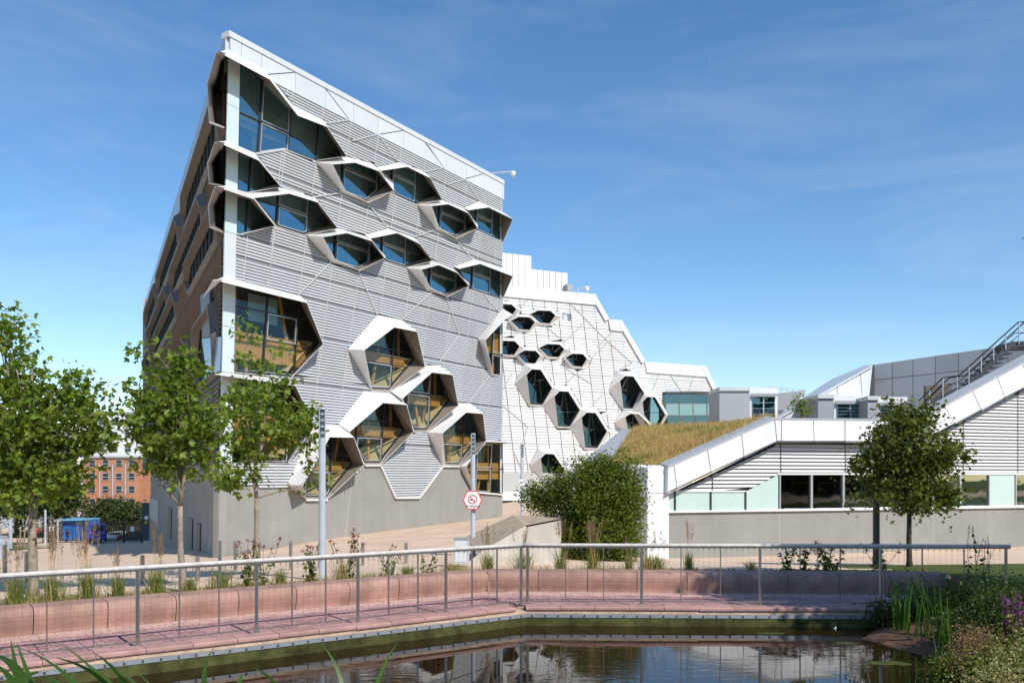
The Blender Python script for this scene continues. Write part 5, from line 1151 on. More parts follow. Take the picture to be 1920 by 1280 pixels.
tree('third young maple, thin crown reaching over the grey building corner and lamp post', gb(481, 18.2), 1.75, [E(480,790,18.2,80,80,80), E(470,700,18.2,35,35,80), E(520,720,18.2,35,35,60), E(560,800,18.2,55,50,50), E(440,880,18.2,60,50,40), E(590,870,18.2,40,30,30), E(430,760,18.2,35,35,60), E(462,615,18.2,22,22,40), E(515,650,18.2,14,14,35), E(605,800,18.2,18,18,14), E(620,885,18.2,20,20,18), E(402,830,18.2,22,22,18), E(560,920,18.2,22,20,12), E(440,905,18.2,26,22,14)], 140, 16, .125, .055, M['leaf'], M['bark'], group='young maples behind the bench', spread=.14)
tree('round crowned dark green maple with brownish tinge before the low white building', gb(1705, 21.4), 1.55, [E(1705,870,21.4,100,95,90), E(1700,800,21.4,70,70,55), E(1630,865,21.4,48,50,30), E(1640,925,21.4,45,50,28), E(1775,850,21.4,38,60,40), E(1780,930,21.4,35,50,30), E(1705,935,21.4,85,80,38), E(1735,775,21.4,30,30,28), E(1680,775,21.4,28,30,22)], 340, 30, .10, .062, M['leaf4'], M['barkd'], spread=.17, shell=.2)
tree('broad tree on the bank beside the right picture edge, its shade falling over the bench', (10.9, 12.0, .2), 2.2, [(10.9,12.0,6.4,2.3,2.6,2.2), (10.9,12.6,4.8,1.9,2.0,1.3), (10.3,11.2,6.0,1.9,1.9,1.6), (10.6,11.4,8.0,1.9,2.0,1.4)], 380, 60, .14, .12, M['leaf4'], M['barkd'], spread=.32)
def bush(name, label, ells, n, lsize, leafm, barkm, cat='shrub', stems=10, base=None, tmpl=(LEAF_OVAL, LF_OVAL), droop=.3, group=None, shell=.7, clump=.2):
    b0 = base or (ells[0][0], ells[0][1], gz(ells[0][0], ells[0][1])); t_ = thing(name, b0, label, cat, group); wts = np.array([c[3]*c[4]+c[3]*c[5] for c in ells]); wts /= wts.sum()
    nc = max(8, n//45); ctr = []
    for _ in range(nc):
        c = ells[rng.choice(len(ells), p=wts)]; v = rng.normal(size=3); v /= np.linalg.norm(v); r = shell+(1-shell)*rng.random() if rng.random() < .75 else rng.random()**.5
        ctr.append(np.array(c[:3])+v*r*np.array(c[3:6])*(1+.16*rng.normal()))
    ctr = np.array(ctr); gzv = b0[2]; ctr[:, 2] = np.maximum(ctr[:, 2], gzv+.1)
    mb = MB()
    for i in range(stems):
        q = ctr[rng.integers(nc)]; s0 = np.array([b0[0], b0[1], b0[2]-.1])+rng.normal(size=3)*[.25*ells[0][3], .2*ells[0][4], 0]; mb.tube(curve_pts(s0, q, 5, .08), list(np.linspace(.02, .006, 5)), 5)
    mb.build('stems', barkm, t_)
    idx = rng.integers(0, nc, n); pos = ctr[idx]+rng.normal(size=(n,3))*clump; pos[:, 2] = np.maximum(pos[:, 2], gzv+.02)
    v_, f_, l_ = leaves(pos, lsize, *tmpl, droop=droop); npmesh('foliage', v_, f_, l_, leafm, t_); return t_
bush('hornbeam_shrub', 'tall dense green hornbeam mass left of the white end wall', [E(1158,950,24.5,38,42,80), E(1115,930,24.5,36,42,60), E(1140,1010,24.2,52,46,50), E(1178,890,24.5,14,20,30), E(1132,880,24.5,16,20,22), E(1100,895,24.5,14,18,24), E(1186,940,24.5,12,20,40)], 26000, .085, M['leafh'], M['barkd'], stems=14, base=gb(1140, 24.5), shell=.75, clump=.17)
bush('hornbeam_shrub', 'lower rounded hornbeam shrub with loose yellow-green shoots right of the concrete ramp', [E(1070,955,25.5,45,45,55), E(1020,935,26.5,32,35,18), E(1085,1020,24.8,45,40,50), E(1060,900,25.5,14,18,26), E(1085,885,25.5,12,16,24), E(1040,915,25.8,14,16,16), E(1000,922,26.5,14,16,10)], 17000, .085, M['leafh'], M['barkd'], stems=12, base=gb(1075, 25.5), shell=.7, clump=.17)
bush('roof_shrub', 'small airy willow-like shrub growing on the roof beside the white wing', [E(1502,765,33.6,20,20,18)], 500, .11, M['grass'], M['bark'], stems=8, base=tuple(P(1502,787,33.6)), clump=.14)
# ------------------------------------------------------------------ grasses and flowers on the bench bed
def bedpt(px, back=.95):
    """point on the planting bed behind the bench along the pixel column"""
    if px < 905: A_ = BEN_C+nL*back; d = dL
    else: A_ = BEN_C+nb_*back; d = bd
    q = raypos(px, A_, d); return np.array([q.x, q.y, gz(q.x, q.y)])
def tuft(label, px, hpx, wpx, plumes=0, hplume=0, back=.95, n=None, straw=.15, pos=None, cat='ornamental grass', name='grass_tuft', group='ornamental grasses behind the bench'):
    b = bedpt(px, back) if pos is None else np.array(pos, float); k = b[1]/F_PX; h = hpx*k; w_ = wpx*k; n = n or 130
    bs = b+rng.normal(size=(n,3))*np.array([w_*.13, w_*.13, 0]); a = rng.random(n)*2*np.pi; r = w_*.5*rng.random(n)**.7
    hh = h*(.55+.5*rng.random(n))*(1-.35*(r/(w_*.5+1e-6))); tip = bs+np.stack([np.cos(a)*r, np.sin(a)*r, hh], 1)
    bend = np.stack([-np.cos(a)*r*.12, -np.sin(a)*r*.12, hh*.16], 1); parts = []
    v_, f_, l_ = blades(bs, tip, np.full(n, .011), bend, 4); mi_ = np.repeat((rng.random(n) < straw).astype(int), 4); parts.append((v_, f_, l_, 0)); mis = [mi_]
    if plumes:
        m = plumes; a = rng.random(m)*2*np.pi; r = w_*.42*rng.random(m); H_ = hplume*k*(.75+.3*rng.random(m)); st_ = b+rng.normal(size=(m,3))*[w_*.08,w_*.08,0]
        tp = st_+np.stack([np.cos(a)*r, np.sin(a)*r, H_], 1); v_, f_, l_ = blades(st_, tp, np.full(m, .006), np.zeros((m,3)), 3, taper=False); parts.append((v_, f_, l_, 1)); mis.append(np.full(len(l_), 1))
        q = 46; tt = 1-.34*rng.random((m, q)); ax = tp-st_; c = st_[:,None]+ax[:,None]*tt[:,:,None]; fat = np.sin((1-tt)/.34*np.pi*.9+.15)*.030+.004
        c = (c+rng.normal(size=(m,q,3))*fat[:,:,None]*.6).reshape(-1,3); dv = np.repeat(ax/np.linalg.norm(ax,axis=1)[:,None], q, axis=0)*.05+rng.normal(size=(m*q,3))*.012
        v_, f_, l_ = blades(c, c+dv, np.full(m*q, .008), np.zeros((m*q,3)), 1); parts.append((v_, f_, l_, 2)); mis.append(np.full(len(l_), 2))
    V_, F_, L_, _ = merge(parts); o = npmesh(name, V_, F_, L_, [M['grass'], M['straw'], M['plume']], mi=np.concatenate(mis), label=label, cat=cat, group=group)
    me = o.data; me.transform(Matrix.Translation(-Vector(b))); o.location = b; return o
for args in [('broad feathery grass tuft at the far left before the leftmost maple', 30, 80, 75, 9, 130),('tall plumed grass tuft just right of the leftmost maple trunk', 100, 75, 60, 12, 150),('plumed grass tuft with spreading purple-brown heads, second right of the leftmost trunk', 165, 85, 55, 14, 150),
             ('low green grass tuft left of the second main railing post', 220, 60, 45, 4, 95),('tall plumed grass tuft left of the second maple trunk', 293, 75, 50, 10, 135),('tiny green tuft at the foot of the second maple', 357, 38, 34, 0, 0),('spreading low green tuft right of the second maple', 415, 55, 62, 0, 0),
             ('small tuft right of the third maple trunk', 525, 40, 36, 0, 0),('yellowish grass tuft under the tall lamp post', 640, 48, 42, 0, 0),('low sparse tuft behind the bench left of the cabinet', 765, 28, 44, 0, 0),('low straw tuft directly below the grey cabinet', 845, 26, 44, 0, 0),
             ('grass tuft with pale plumes in front of the concrete ramp end', 915, 45, 42, 8, 85),('full green tuft with plumes near the railing corner', 982, 50, 54, 6, 80),('plumed tuft before the lower hornbeam shrub', 1052, 52, 42, 9, 100),('plumed tuft before the tall hornbeam mass', 1112, 44, 40, 12, 100),
             ('narrow tuft under the right of the hornbeam mass', 1178, 36, 30, 4, 60),('straw coloured tuft before the white end wall', 1212, 45, 50, 3, 60),('green tuft at the foot of the white end wall', 1232, 40, 42, 3, 80),('slender plumed tuft before the grey base wall', 1292, 44, 26, 4, 95),('tiny dry tuft beside the shaded bench start', 1408, 24, 34, 0, 0)]:
    lb, px, hp, wp, pn, hpl = args; tuft(lb, px, hp, wp, pn, hpl, straw=.65 if 'straw' in lb or 'dry' in lb or 'yellowish' in lb else .2)
def flower(label, px, hpx, wpx, nst, nleaf, headm, head=.035, back=.95, pos=None, name='coneflower', cat='flower', group='flowers behind the bench', spike=False, lm=None, headn=1):
    b = bedpt(px, back) if pos is None else np.array(pos, float); k = b[1]/F_PX; h = hpx*k; w_ = wpx*k; t_ = thing(name, b, label, cat, group); mb = MB(); lp = []; hm = []
    for i in range(nst):
        tp = b+np.array([rng.normal()*w_*.3, rng.normal()*w_*.2, h*(.6+.4*rng.random())]); c = curve_pts(b+[rng.normal()*w_*.12, rng.normal()*w_*.1, 0], tp, 6, .05); mb.tube(c, .004, 4, cap=False)
        m = int(nleaf*(.6+.8*rng.random())); tt = rng.random(m)**1.4*.9; ii = (tt*5).astype(int); fr_ = tt*5-ii; lp.append(c[ii]*(1-fr_)[:,None]+c[ii+1]*fr_[:,None]+rng.normal(size=(m,3))*.015)
        if spike:
            q = 60; tt = .55+.45*rng.random(q); ii = np.minimum((tt*5).astype(int), 4); fr_ = tt*5-ii; hm.append(c[ii]*(1-fr_)[:,None]+c[ii+1]*fr_[:,None]+rng.normal(size=(q,3))*.014)
        else: hm.append(np.repeat(tp[None], 18, 0)+rng.normal(size=(18,3))*head*.45)
    mb.build('stems', lm or M['leafs'], t_); v_, f_, l_ = leaves(np.concatenate(lp), .085, LEAF_OVAL, LF_OVAL, droop=.1); npmesh('foliage', v_, f_, l_, lm or M['leafh'], t_)
    v_, f_, l_ = leaves(np.concatenate(hm), head, LEAF_OVAL, LF_OVAL, droop=.3); npmesh('blossom', v_, f_, l_, headm, t_)
flower('leafy flower clump with dark seed heads left of the third maple trunk', 462, 90, 60, 9, 14, M['red'], .03)
flower('leafy flower clump with pink heads right of the third maple trunk', 490, 95, 50, 9, 12, M['red'], .035)
flower('dark leafed flower clump between the third maple and lamp post', 528+55, 75, 46, 10, 24, M['red'], .03)
flower('tall crimson flowering clump between the lamp post and main railing post', 655, 100, 55, 10, 14, M['red'], .035)
flower('sparse seed-headed clump right of the crimson flowers', 728, 62, 60, 10, 10, M['seed'], .03)
flower('faint dry flower clump left of the grey cabinet', 800, 50, 44, 8, 8, M['seed'], .025)
flower('twin stemmed dark purple coneflower before the shaded bench', 1477, 52, 34, 5, 30, M['purple'], .05)
flower('drooping dark coneflower clump beside the thin railing bar', 1512, 48, 30, 5, 24, M['red'], .05)
flower('coneflower clump with crimson heads left of the dark lamp post', 1553, 58, 46, 9, 26, M['red'], .05)
flower('thin pink coneflower clump at the foot of the dark lamp post', 1650, 58, 60, 8, 16, M['red'], .05)
# ------------------------------------------------------------------ right bank
def bpt(px, Y): x = (px-960)/F_PX*Y; return (x, Y, gz(x, Y))
def EY(px, py, Y, rx, rz, ry=None): return E(px, py, Y, rx, ry or rx, rz)
bush('bank_shrub', 'dark shaded leafy shrub hanging over the water at the end of the pond wall', [EY(1690,1158,14.9,50,26), EY(1745,1140,14.9,50,30), EY(1655,1172,15.0,32,14), EY(1700,1115,14.9,22,22)], 4800, .06, M['leafs'], M['barkd'], base=bpt(1690, 14.7), clump=.12)
bush('bank_shrub', 'low dark mound of foliage below the end of the handrail', [EY(1805,1160,14,50,36), EY(1865,1140,13.6,55,42), EY(1800,1110,14,16,22)], 7000, .055, M['leafs'], M['barkd'], base=bpt(1825, 13.8), clump=.12)
bush('bank_shrub', 'shaded green mass at the right picture edge behind the purple spikes', [EY(1900,1160,12.3,55,70), EY(1830,1190,12.5,55,45)], 7000, .055, M['leafs'], M['barkd'], base=bpt(1890, 12.3), clump=.12)
bush('seedhead_shrub', 'sunlit shrub covered in small brown seed heads near the water', [EY(1835,1225,10.9,42,42), EY(1815,1260,10.6,35,35)], 6500, .03, M['seed'], M['straw'], base=bpt(1835, 10.8), clump=.09)
bush('cream_flowered_shrub', 'pale cream flowered shrub filling the bottom right corner', [EY(1890,1250,10.2,50,50), EY(1860,1290,9.8,60,40), EY(1930,1220,10.4,40,45)], 4500, .034, M['cream'], M['straw'], base=bpt(1890, 10.1), clump=.09)
bush('bank_shrub', 'green leafy undergrowth around the cream flowered shrub', [EY(1880,1270,10.4,70,40), EY(1800,1290,10.6,45,30)], 12000, .045, M['leafh'], M['barkd'], base=bpt(1880, 10.3), clump=.10)
for i, (px, Y, h, lb) in enumerate([(1893,11.5,.9,'left clump of purple loosestrife spikes at the right edge'),(1915,11.2,1.0,'right clump of purple loosestrife spikes touching the right picture edge')]):
    b = bpt(px, Y); flower(lb, px, h/Y*F_PX, 26, 9, 16, M['purple'], .028, pos=b, name='loosestrife', group='purple loosestrife on the bank', spike=True)
flower('tall thin loosestrife stems rising past the handrail end', 1830, 150, 55, 6, 14, M['purple'], .022, pos=bpt(1830, 14.2), name='loosestrife', group='purple loosestrife on the bank', spike=True, lm=M['leafs'])
def reeds(label, pts, width=.03, group='reeds in the pond', name='reed_clump', m_=None, nseg=8):
    b = np.array([p[0] for p in pts], float); t = np.array([p[1] for p in pts], float); bend = np.array([p[2] for p in pts], float)
    v_, f_, l_ = blades(b, t, np.full(len(b), width)*(.7+.6*rng.random(len(b))), bend, nseg); o = npmesh(name, v_, f_, l_, m_ or M['reed'], label=label, cat='reeds', group=group)
    o.data.transform(Matrix.Translation(-Vector(b[0]))); o.location = b[0]; return o
def rclump(px, Y, hpx, wpx, n): 
    b = np.array(bpt(px, Y)); b[2] = max(b[2], -.5); k = Y/F_PX; out = []
    for _ in range(n):
        a = rng.random()*2*np.pi; r = wpx*k*.5*rng.random(); h = hpx*k*(.5+.5*rng.random()); s0 = b+[rng.normal()*wpx*k*.12, rng.normal()*.06, 0]; out.append((s0, s0+[np.cos(a)*r, np.sin(a)*r, h], (-np.cos(a)*r*.2, 0, h*.12)))
    return out
reeds('sunlit upright reed clump at the water edge on the right', rclump(1768, 12.2, 160, 60, 16), .03)
reeds('dark shaded reeds leaning from the bank under the shrub', rclump(1690, 14.0, 130, 90, 22), .025)
reeds('reeds with a long pale arching leaf before the bench end', rclump(1735, 13.4, 150, 110, 16), .028)
reeds('small reed sprig standing in the water near the mud spit', rclump(1585+90, 12.6, 55, 20, 5), .014)
reeds('low reed clump in the bottom right near the brown shrub', rclump(1735, 11.6, 60, 50, 9), .018)
# foreground reeds in front of the camera (bottom left)
fr_reeds = [((300,1400),(55,1190),4.3),((190,1380),(15,1208),4.2),((250,1390),(105,1232),4.4),((330,1400),(160,1222),4.4),((390,1400),(222,1236),4.5),((-60,1330),(70,1262),4.0),((120,1380),(150,1250),4.2),((60,1360),(-15,1225),4.1),((60,1420),(20,1200),4.2),((-20,1400),(5,1215),4.0),((120,1430),(32,1205),4.4),((190,1400),(90,1268),4.5),((230,1420),(100,1200),4.6),((280,1420),(180,1225),4.6),((330,1440),(150,1235),4.4),((150,1440),(75,1290),4.2),((20,1420),(-20,1240),3.9),((350,1440),(225,1262),4.5)]
def fre(lst, w_, lb): reeds(lb, [(tuple(P(*a_, Y)), tuple(P(*b_, Y+.25)), (rng.normal()*.05, 0, .07)) for a_, b_, Y in lst], w_, group='reeds at the near bank', nseg=10)
fre(fr_reeds, .060, 'out-of-focus reed blades crossing the bottom left corner')
fre([((425,1420),(403,1212),4.4),((445,1430),(385,1275),4.4)], .060, 'single upright reed blade near the bottom left, right of the corner clump')
fre([((500,1430),(493,1232),4.5),((470,1400),(455,1262),4.5),((520,1430),(475,1250),4.4)], .055, 'short pair of bent reed blades below the second bench joint')
fre([((650,1430),(602,1205),4.5)], .040, 'thin reed blade beneath the lamp post column')
fre([((680,1400),(745,1205),4.6)], .040, 'thin reed blade leaning right below the fourth railing post')
fre([((790,1420),(845,1196),4.6)], .042, 'reed blade leaning right over the dark water')
# floating weed, paper boat
def weed(px, py, wpx, hpx, label):
    Y = F_PX*(EYE-WZ)/(py-HOR); c = G(px, Y, WZ+.004); n = 22; mb = MB(); k = Y/F_PX
    pts = [c+Vector((math.cos(a)*wpx*k*.5*(.75+.4*rng.random()), math.sin(a)*hpx*k*6*(.6+.5*rng.random()), 0)) for a in np.linspace(0, 2*math.pi, n, endpoint=False)]
    mb.poly(pts); mb.build('pond_weed', M['algaeg'], label=label, cat='pond weed', group='floating pond weed')
weed(1445, 1187, 60, 2, 'thin mat of green weed floating below the wall strip'); weed(1665, 1243, 95, 3.5, 'yellow-green weed raft floating before the mud spit'); weed(1585, 1205, 45, 2, 'small weed mat beside the paper boat')
t = thing('paper_boat', P(1563,1185,15.1), 'small white folded paper boat floating by the dark wall', 'paper boat'); mb = MB()
q = [P(1553,1187,15.0), P(1568,1173,15.05), P(1569,1188,14.95), P(1562,1190,15.15)]; mb.add(q, [(0,2,1),(1,2,3),(0,1,3),(0,3,2)]); mb.build('sail', M['signw'], t)
mb = MB(); q = [P(1552,1187,15.0), P(1570,1188,14.95), P(1566,1194,14.97), P(1557,1193,15.0), P(1562,1190,15.2)]; mb.add(q, [(0,1,2,3),(0,3,4),(3,2,4),(2,1,4)]); mb.build('hull', M['parapet'], t)
# ================================================================== left background
YF = 108; 
fg = thing('perimeter_fence', G(175, YF, -6.3), 'black vertical bar perimeter fence with gate across the far end of the plaza', 'fence')
mb = MB(); wb = MB(); x0, x1 = 80, 268
for i in range(62):
    x = x0+(x1-x0)*i/61; mb.bar(P(x,977,YF), P(x,1017,YF), .06, .06)
mb.build('fence_bars', M['carblack'], fg, kind='stuff')
for y in (981, 1012): mb = MB(); mb.bar(P(x0,y,YF), P(x1,y,YF), .06, .10); mb.build('fence_rail', M['carblack'], fg)
for x in (90,109,157,189,232,266): mb = MB(); mb.bar(P(x,974,YF), P(x,1018,YF), .18, .18); mb.build('fence_post', M['pole'] if x in (109,) else M['carblack'], fg)
for x in (96, 193, 248): mb = MB(); mb.box(P(x,991,YF-.15), (.55,.03,.6)); tag(mb.build('notice_board', M['signw']), {96:'leftmost white notice on the far fence',193:'white notice on the far fence right of the van',248:'rightmost white notice on the far fence near the gate pier'}[x], 'notice', 'white notices on the far fence')
cn = thing('shipping_container', P(138, 1016, 114), 'bright blue container with a pale blue roof behind the far fence', 'container')
a_ = P(116,1017,114); b_ = P(164,975,114); W_ = b_.x-a_.x; H_ = b_.z-a_.z
mb = MB(); n = 26; pts = []
for i in range(n+1):
    xx = a_.x+W_*i/n; pts.append((xx, 114+(.12 if i % 2 else 0)))
for i in range(n): mb.poly([(pts[i][0],pts[i][1],a_.z),(pts[i+1][0],pts[i+1][1],a_.z),(pts[i+1][0],pts[i+1][1],b_.z),(pts[i][0],pts[i][1],b_.z)])
mb.build('corrugated_side', M['blue'], cn); mb = MB(); mb.box(((a_.x+b_.x)/2, 115.8, (a_.z+b_.z)/2), (W_-.05, 3.2, H_)); mb.build('body', M['blue'], cn)
mb = MB(); mb.box(((a_.x+b_.x)/2, 115.4, b_.z+.08), (W_+.1, 4, .18)); mb.build('roof', mat('pale_blue_roof', (.15,.42,.60), .5), cn)
mb = MB(); mb.box(((a_.x+b_.x)/2+.9, 113.95, b_.z-.4), (1.6, .03, .35)); mb.build('sign_panel', M['signw'], cn)
def car(name, label, c, L_, W_, H_, body, rot, cat, van=False):
    c = Vector(c); t_ = thing(name, c, label, cat); R_ = Matrix.Rotation(rot, 3, 'Z')
    def T(p): return c+R_ @ Vector(p)
    h = H_
    if van: prof_ = [(-.5,.18),(-.5,.55),(-.48,.93),(-.42,1.0),(.22,1.0),(.36,.62),(.47,.52),(.5,.35),(.5,.15)]
    else: prof_ = [(-.5,.22),(-.5,.55),(-.42,.64),(-.30,.95),(-.05,1.0),(.12,.95),(.26,.62),(.45,.54),(.5,.40),(.5,.2)]
    n = len(prof_); mb = MB(); rings = []
    for s_, sh in ((-.5,.0),(-.44,.04),(.44,.04),(.5,.0)):
        k = .0 if abs(s_) < .5 else .05
        rings.append([T((x*L_*(1-k*.3), s_*W_*(1 if z < .6 else .9), z*h*(1-k*(.5 if z > .5 else 0)))) for x, z in prof_])
    vs = sum(rings, []); fs = [tuple(range(n)), tuple(range(4*n-1, 3*n-1, -1))]
    for r in range(3):
        for i in range(n): j = (i+1) % n; fs.append((r*n+i, r*n+j, (r+1)*n+j, (r+1)*n+i))
    mb.add(vs, fs); mb.build('body', body, t_)
    for sx_ in (-.32, .32):
        for sy in (-.46, .46):
            mb = MB(); p = T((sx_*L_, sy*W_, .17*h)); ax_ = R_ @ Vector((0,1,0)); mb.tube([p-ax_*.11, p+ax_*.11], min(.34, .17*h+.02), 14); w1 = mb.build('wheel', M['tyre'], t_)
            mb = MB(); q = p+ax_*(.115 if sy > 0 else -.115); mb.tube([q-ax_*.01, q+ax_*.01], .19, 12); mb.build('rim', M['silver'], w1)
    for sy in (-.35, .35): mb = MB(); mb.box(T((-.5*L_-.01, sy*W_, .55*h)), (.04,.2,.22), R_ @ Vector((1,0,0)), R_ @ Vector((0,1,0))); mb.build('tail_light', M['signr'], t_)
    mb = MB(); mb.box(T((-.5*L_-.02, 0, .42*h)), (.03,.5,.14), R_ @ Vector((1,0,0)), R_ @ Vector((0,1,0))); mb.build('number_plate', M['yellow'], t_)
    if van: mb = MB(); mb.box(T((-.487*L_-.02, 0, .76*h)), (.05, W_*.72, .26*h), R_ @ Vector((1,0,0)), R_ @ Vector((0,1,0))); mb.build('rear_window', M['carglass'], t_)
    else:
        for sy in (-.455, .455): mb = MB(); mb.prism([T((-.28*L_, sy*W_, .66*h)), T((.2*L_, sy*W_, .66*h)), T((.08*L_, sy*W_*.98, .9*h)), T((-.2*L_, sy*W_*.98, .9*h))], R_ @ Vector((0,.02 if sy > 0 else -.02,0))); mb.build('side_window', M['carglass'], t_)
    for sy in (-.56, .56): mb = MB(); mb.box(T((.2*L_, sy*W_, .6*h)), (.12,.18,.2), R_ @ Vector((1,0,0)), R_ @ Vector((0,1,0))); mb.build('wing_mirror', M['carblack'], t_)
    return t_
vz = P(171,1016,105.5).z
car('parked_van', 'dark blue van seen from behind with a yellow number plate, parked before the far fence', (P(171,0,105.5).x, 107.0, vz), 4.6, 2.0, 2.25, M['van'], math.radians(116), 'van', True)
car('parked_car', 'silver green car parked behind the far fence', (P(217,0,117).x, 117, P(0,1014,117).z), 4.2, 1.8, 1.4, M['silver'], math.radians(185), 'car')
car('parked_car', 'black car parked behind the fence beside the gate pier', (P(251,0,115).x, 115, P(0,1015,115).z), 3.9, 1.8, 1.5, M['carblack'], math.radians(175), 'car')
gp = thing('gate_pier', P(272, 1012, 100), 'dark gate pier panel with a round white symbol at the far building end', 'gate pier')
mb = MB(); mb.prism([P(266,1013,100),P(279,1013,100),P(279,942,100),P(266,942,100)], (0,.5,0)); mb.build('panel', mat('pier_teal', (.03,.055,.065), .5), gp)
mb = MB(); c = P(274.5,970,99.97); mb.poly([c+Vector((.24*math.cos(a),0,.24*math.sin(a))) for a in np.linspace(0,2*math.pi,20,endpoint=False)]); mb.build('round_symbol', M['signw'], gp)
mb = MB(); mb.box(P(273.5,979,99.97), (.26,.02,.3)); mb.build('yellow_label', M['yellow'], gp)
for (x, yt, Y, lb) in [(20,940,73,'nearest white post on the far left lawn'),(57,950,99,'middle white post left of the leftmost trunk'),(85,955,107,'white post right of the leftmost trunk')]:
    top_ = P(x, yt, Y); zb = gz(top_.x, top_.y); mb = MB(); mb.lathe((top_.x, top_.y, zb), [(.16,0),(.13,.05),(.13,top_.z-zb)], 12); tag(mb.build('white_post', M['pole']), lb, 'post', 'white posts on the left')
rb = thing('red_notice', P(57,975,98.6), 'small red notice fixed to the middle white post', 'notice'); mb = MB(); mb.box(P(57,975,98.7), (.45,.05,.5)); mb.build('plate', M['signr'], rb)
for k, (x, Y) in enumerate([(2,80),(38,82),(46,84)]):
    g_ = G(x, Y); zb = gz(g_.x, g_.y); mb = MB(); mb.tube([(g_.x,g_.y,zb),(g_.x,g_.y,zb+2.0)], .07, 8); tag(mb.build('tree_stake', M['bark']), ['leftmost brown timber stake on the far lawn','brown timber stake left of the middle white post','brown timber stake right next to the middle white post'][k], 'stake', 'timber stakes on the far lawn')
def person(label, px, py, Y, shirt, rot=0):
    H_ = 1.72; f = P(px, py, Y); me = bpy.data.meshes.new('person')
    J = [(0,0,.95),(0,0,1.15),(0,.01,1.38),(0,.0,1.50),(0,-.02,1.60),(0,-.01,1.71),(-.19,0,1.40),(-.25,.03,1.13),(-.22,-.12,.92),(.19,0,1.40),(.25,-.03,1.13),(.21,.10,.90),(-.10,0,.90),(-.11,-.10,.50),(-.11,.02,.08),(-.11,-.12,.04),(.10,0,.90),(.11,.08,.50),(.11,.22,.10),(.11,.10,.03)]
    Ed = [(0,1),(1,2),(2,3),(3,4),(4,5),(2,6),(6,7),(7,8),(2,9),(9,10),(10,11),(0,12),(12,13),(13,14),(14,15),(0,16),(16,17),(17,18),(18,19)]
    Rd = [.15,.14,.16,.06,.10,.08,.075,.05,.035,.075,.05,.035,.10,.07,.045,.04,.10,.07,.045,.04]
    me.from_pydata(J, Ed, []); o = bpy.data.objects.new('person', me); COL.objects.link(o); md = o.modifiers.new('skin', 'SKIN'); 
    for v_, r in zip(me.skin_vertices[0].data, Rd): v_.radius = (r, r*.75)
    me.skin_vertices[0].data[0].use_root = True; o.modifiers.new('sub', 'SUBSURF').levels = 2; o.modifiers['sub'].render_levels = 2
    dg = bpy.context.evaluated_depsgraph_get(); m2 = bpy.data.meshes.new_from_object(o.evaluated_get(dg)); bpy.data.objects.remove(o)
    m2.materials.clear(); [m2.materials.append(q) for q in (M['skin'], shirt, M['cloth'])]
    for p_ in m2.polygons: z = p_.center.z; p_.material_index = 0 if z > 1.47 or (abs(p_.center.x) > .19 and z < .98) else (1 if z > .95 else 2)
    o = bpy.data.objects.new('person', m2); COL.objects.link(o); o.location = f; o.rotation_euler = (0,0,rot); tag(o, label, 'person')
    mb = MB(); mb.lathe((0,.02,1.60), [(.10,-.02),(.115,.05),(.10,.11),(.05,.145)], 12); h = mb.build('hair', M['carblack'], None); h.parent = o; return o
person('person in dark clothes walking behind the far fence before the blue container', 126, 1016, 110, M['cloth'], 1.4)
person('person in a red top standing left of the blue container', 71, 1012, 109, M['redc'], .5)
# student housing
def block(label, name, x0, x1, ytop, ybot, Y, m, rows, cols, winm, cat='building', white_top=None):
    t_ = thing(name, P(x0, ybot, Y), label, cat); a_ = P(x0,ybot,Y); b_ = P(x1,ytop,Y)
    mb = MB(); mb.prism([a_, (b_.x,Y,a_.z), b_, (a_.x,Y,b_.z)], (0,12,0)); mb.build('wall', m, t_)
    mb = MB(); mb.box(((a_.x+b_.x)/2, Y+6, b_.z+.15), (b_.x-a_.x+.4, 12.6, .3)); mb.build('roof', M['midgrey'], t_)
    fme = pme = None
    for y in rows:
        for x in cols:
            c = P(x, y, Y-.06); 
            if fme is None:
                mb = MB()
                for p, q in [((-.55,-.6),(.55,-.6)),((.55,-.6),(.55,.6)),((.55,.6),(-.55,.6)),((-.55,.6),(-.55,-.6)),((-.55,-.1),(.55,-.1))]: mb.bar((p[0],0,p[1]), (q[0],0,q[1]), .09, .12, (0,1,0))
                o = mb.build('window', M['midgrey'], t_); fme = o.data; fme.transform(Matrix.Translation(ORG[t_.name])); o.location = c-ORG[t_.name]; ORG[o.name] = c
                mb = MB(); mb.poly([(-.5,.03,-.55),(.5,.03,-.55),(.5,.03,.55),(-.5,.03,.55)]); pp = mb.build('pane', M['carglass'], o); pme = pp.data; pme.transform(Matrix.Translation(c))
            else:
                o = inst(fme, 'window', t_, c); pp = bpy.data.objects.new('pane', pme); COL.objects.link(pp); pp.parent = o
    return t_
orange = brickmat('orange_brick', (.46,.19,.10), (.52,.235,.13), (.40,.24,.16), .45, .15, .01, axes='XZ', noise=.1, scale=1)
block('orange brick student block with small square windows left of the grey building', 'brick_building', 157, 262, 858, 1000, 150, orange, (868,893,917,941,963), (173,198,223,247), None)
for x in (187, 211, 235): mb = MB(); mb.bar(P(x,870,149.8), P(x,975,149.8), .18, .15); mb.build('downpipe', M['pole'], bpy.data.objects['brick_building'])
mb = MB(); mb.bar(P(157,958,149.9), P(262,958,149.9), .25, .3); mb.build('string_course', mat('brick_band', (.36,.12,.05), .9), bpy.data.objects['brick_building'])
block('tall white rendered block rising behind and beside the orange brick one', 'white_block', 150, 300, 775, 1000, 163, M['pend'], (790,815,840,870,895,920,945), (165,190,215,240,272,290), None)
block('dark grey and pale apartment block behind the leftmost maple', 'apartment_block', -60, 75, 800, 1000, 140, M['midgrey'], (830,860,890,920), (-40,-15,10,35,60), None)
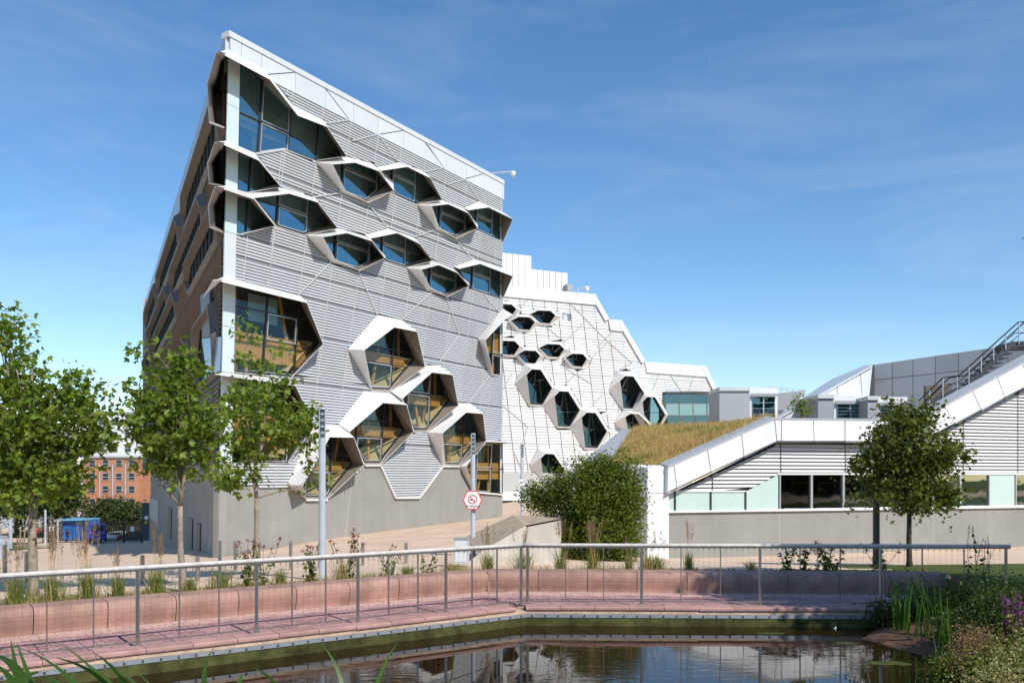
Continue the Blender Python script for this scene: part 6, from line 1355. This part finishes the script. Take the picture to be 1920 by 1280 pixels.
for i, (x, y, rx, rz, Y, lb) in enumerate([(85,925,55,50,122,'dark background tree behind the blue container'),(120,925,40,42,128,'brownish green background tree before the orange brick block'),(205,962,36,26,126,'low round tree below the brick block windows'),(245,965,32,22,124,'small round bush behind the fence near the pier'),(30,930,60,55,118,'shadowed tree at the far left behind the posts'),(-40,900,60,70,112,'large tree beyond the left picture edge')]):
    k = Y/F_PX; b = gb(x, Y); z0 = b[2]; ztop_ = P(x, y-rz, Y).z; hgt = ztop_-z0
    c = P(x, y, Y); tree(lb, b, hgt*.25, [(c.x, c.y, (ztop_+z0+hgt*.22)/2, rx*k, rx*k, (ztop_-z0-hgt*.22)/2)], 120, 55, .42, .28, M['leafb'], M['barkd'], tmpl=(LEAF_OVAL, LF_OVAL), spread=.75, name='background_tree', group='trees beyond the far fence', nlimb=5)
hh_ = bush('far_hedge', 'low green hedge running along the inside of the far fence', [E(60+i*35,998,119,24,20,16) for i in range(7)], 6000, .30, M['leafb'], M['barkd'], base=gb(170,119), clump=.4, cat='hedge')
# ------------------------------------------------------------------ woodland and buildings behind the viewpoint (seen in the window reflections)
n = 26000; ang = rng.uniform(-2.2, .45, n); rr_ = 62+rng.normal(size=n)*5+6*np.sin(ang*9); hmax = 11+3*np.sin(ang*7)+2*np.sin(ang*23)
pos = np.stack([np.cos(ang)*rr_, np.sin(ang)*rr_, rng.random(n)**.8*hmax], 1); pos[:, 2] += .4; keep = ~((pos[:,1] > 5))
v_, f_, l_ = leaves(pos[keep], 1.5, LEAF_OVAL, LF_OVAL, droop=.1); npmesh('woodland', v_, f_, l_, M['leafb'], label='dense belt of trees behind the viewpoint reflected in the windows', cat='woodland', kind='stuff')

# litter and low weeds on the planting bed
n = 2600; px_ = rng.uniform(-20, 1760, n); bk_ = rng.uniform(.62, 1.9, n); pos = np.array([bedpt(a, b) for a, b in zip(px_, bk_)]); pos[:, 2] += .012
v_, f_, l_ = leaves(pos, .06, LEAF_OVAL, LF_OVAL, droop=-.05); npmesh('leaf_litter', v_, f_, l_, [M['seed'], M['leafs']], mi=np.repeat((rng.random(n) < .35).astype(int), 2), label='scattered leaf litter and tiny weeds on the bed behind the bench', cat='leaf litter', kind='stuff')
n = 3200; clx = rng.uniform(-20, 1250, 60); px_ = clx[rng.integers(0, 60, n)]+rng.normal(size=n)*14; bk_ = rng.uniform(.65, 1.35, n); pos = np.array([bedpt(a, b) for a, b in zip(px_, bk_)])
v_, f_, l_ = blades(pos, pos+np.stack([rng.normal(size=n)*.05, rng.normal(size=n)*.05, .05+.14*rng.random(n)], 1), np.full(n, .009), np.zeros((n,3)), 2)
npmesh('low_weeds', v_, f_, l_, [M['grass'], M['straw']], mi=np.repeat((rng.random(n) < .4).astype(int), 2), label='low sparse weeds between the ornamental grasses behind the bench', cat='weeds', kind='stuff')
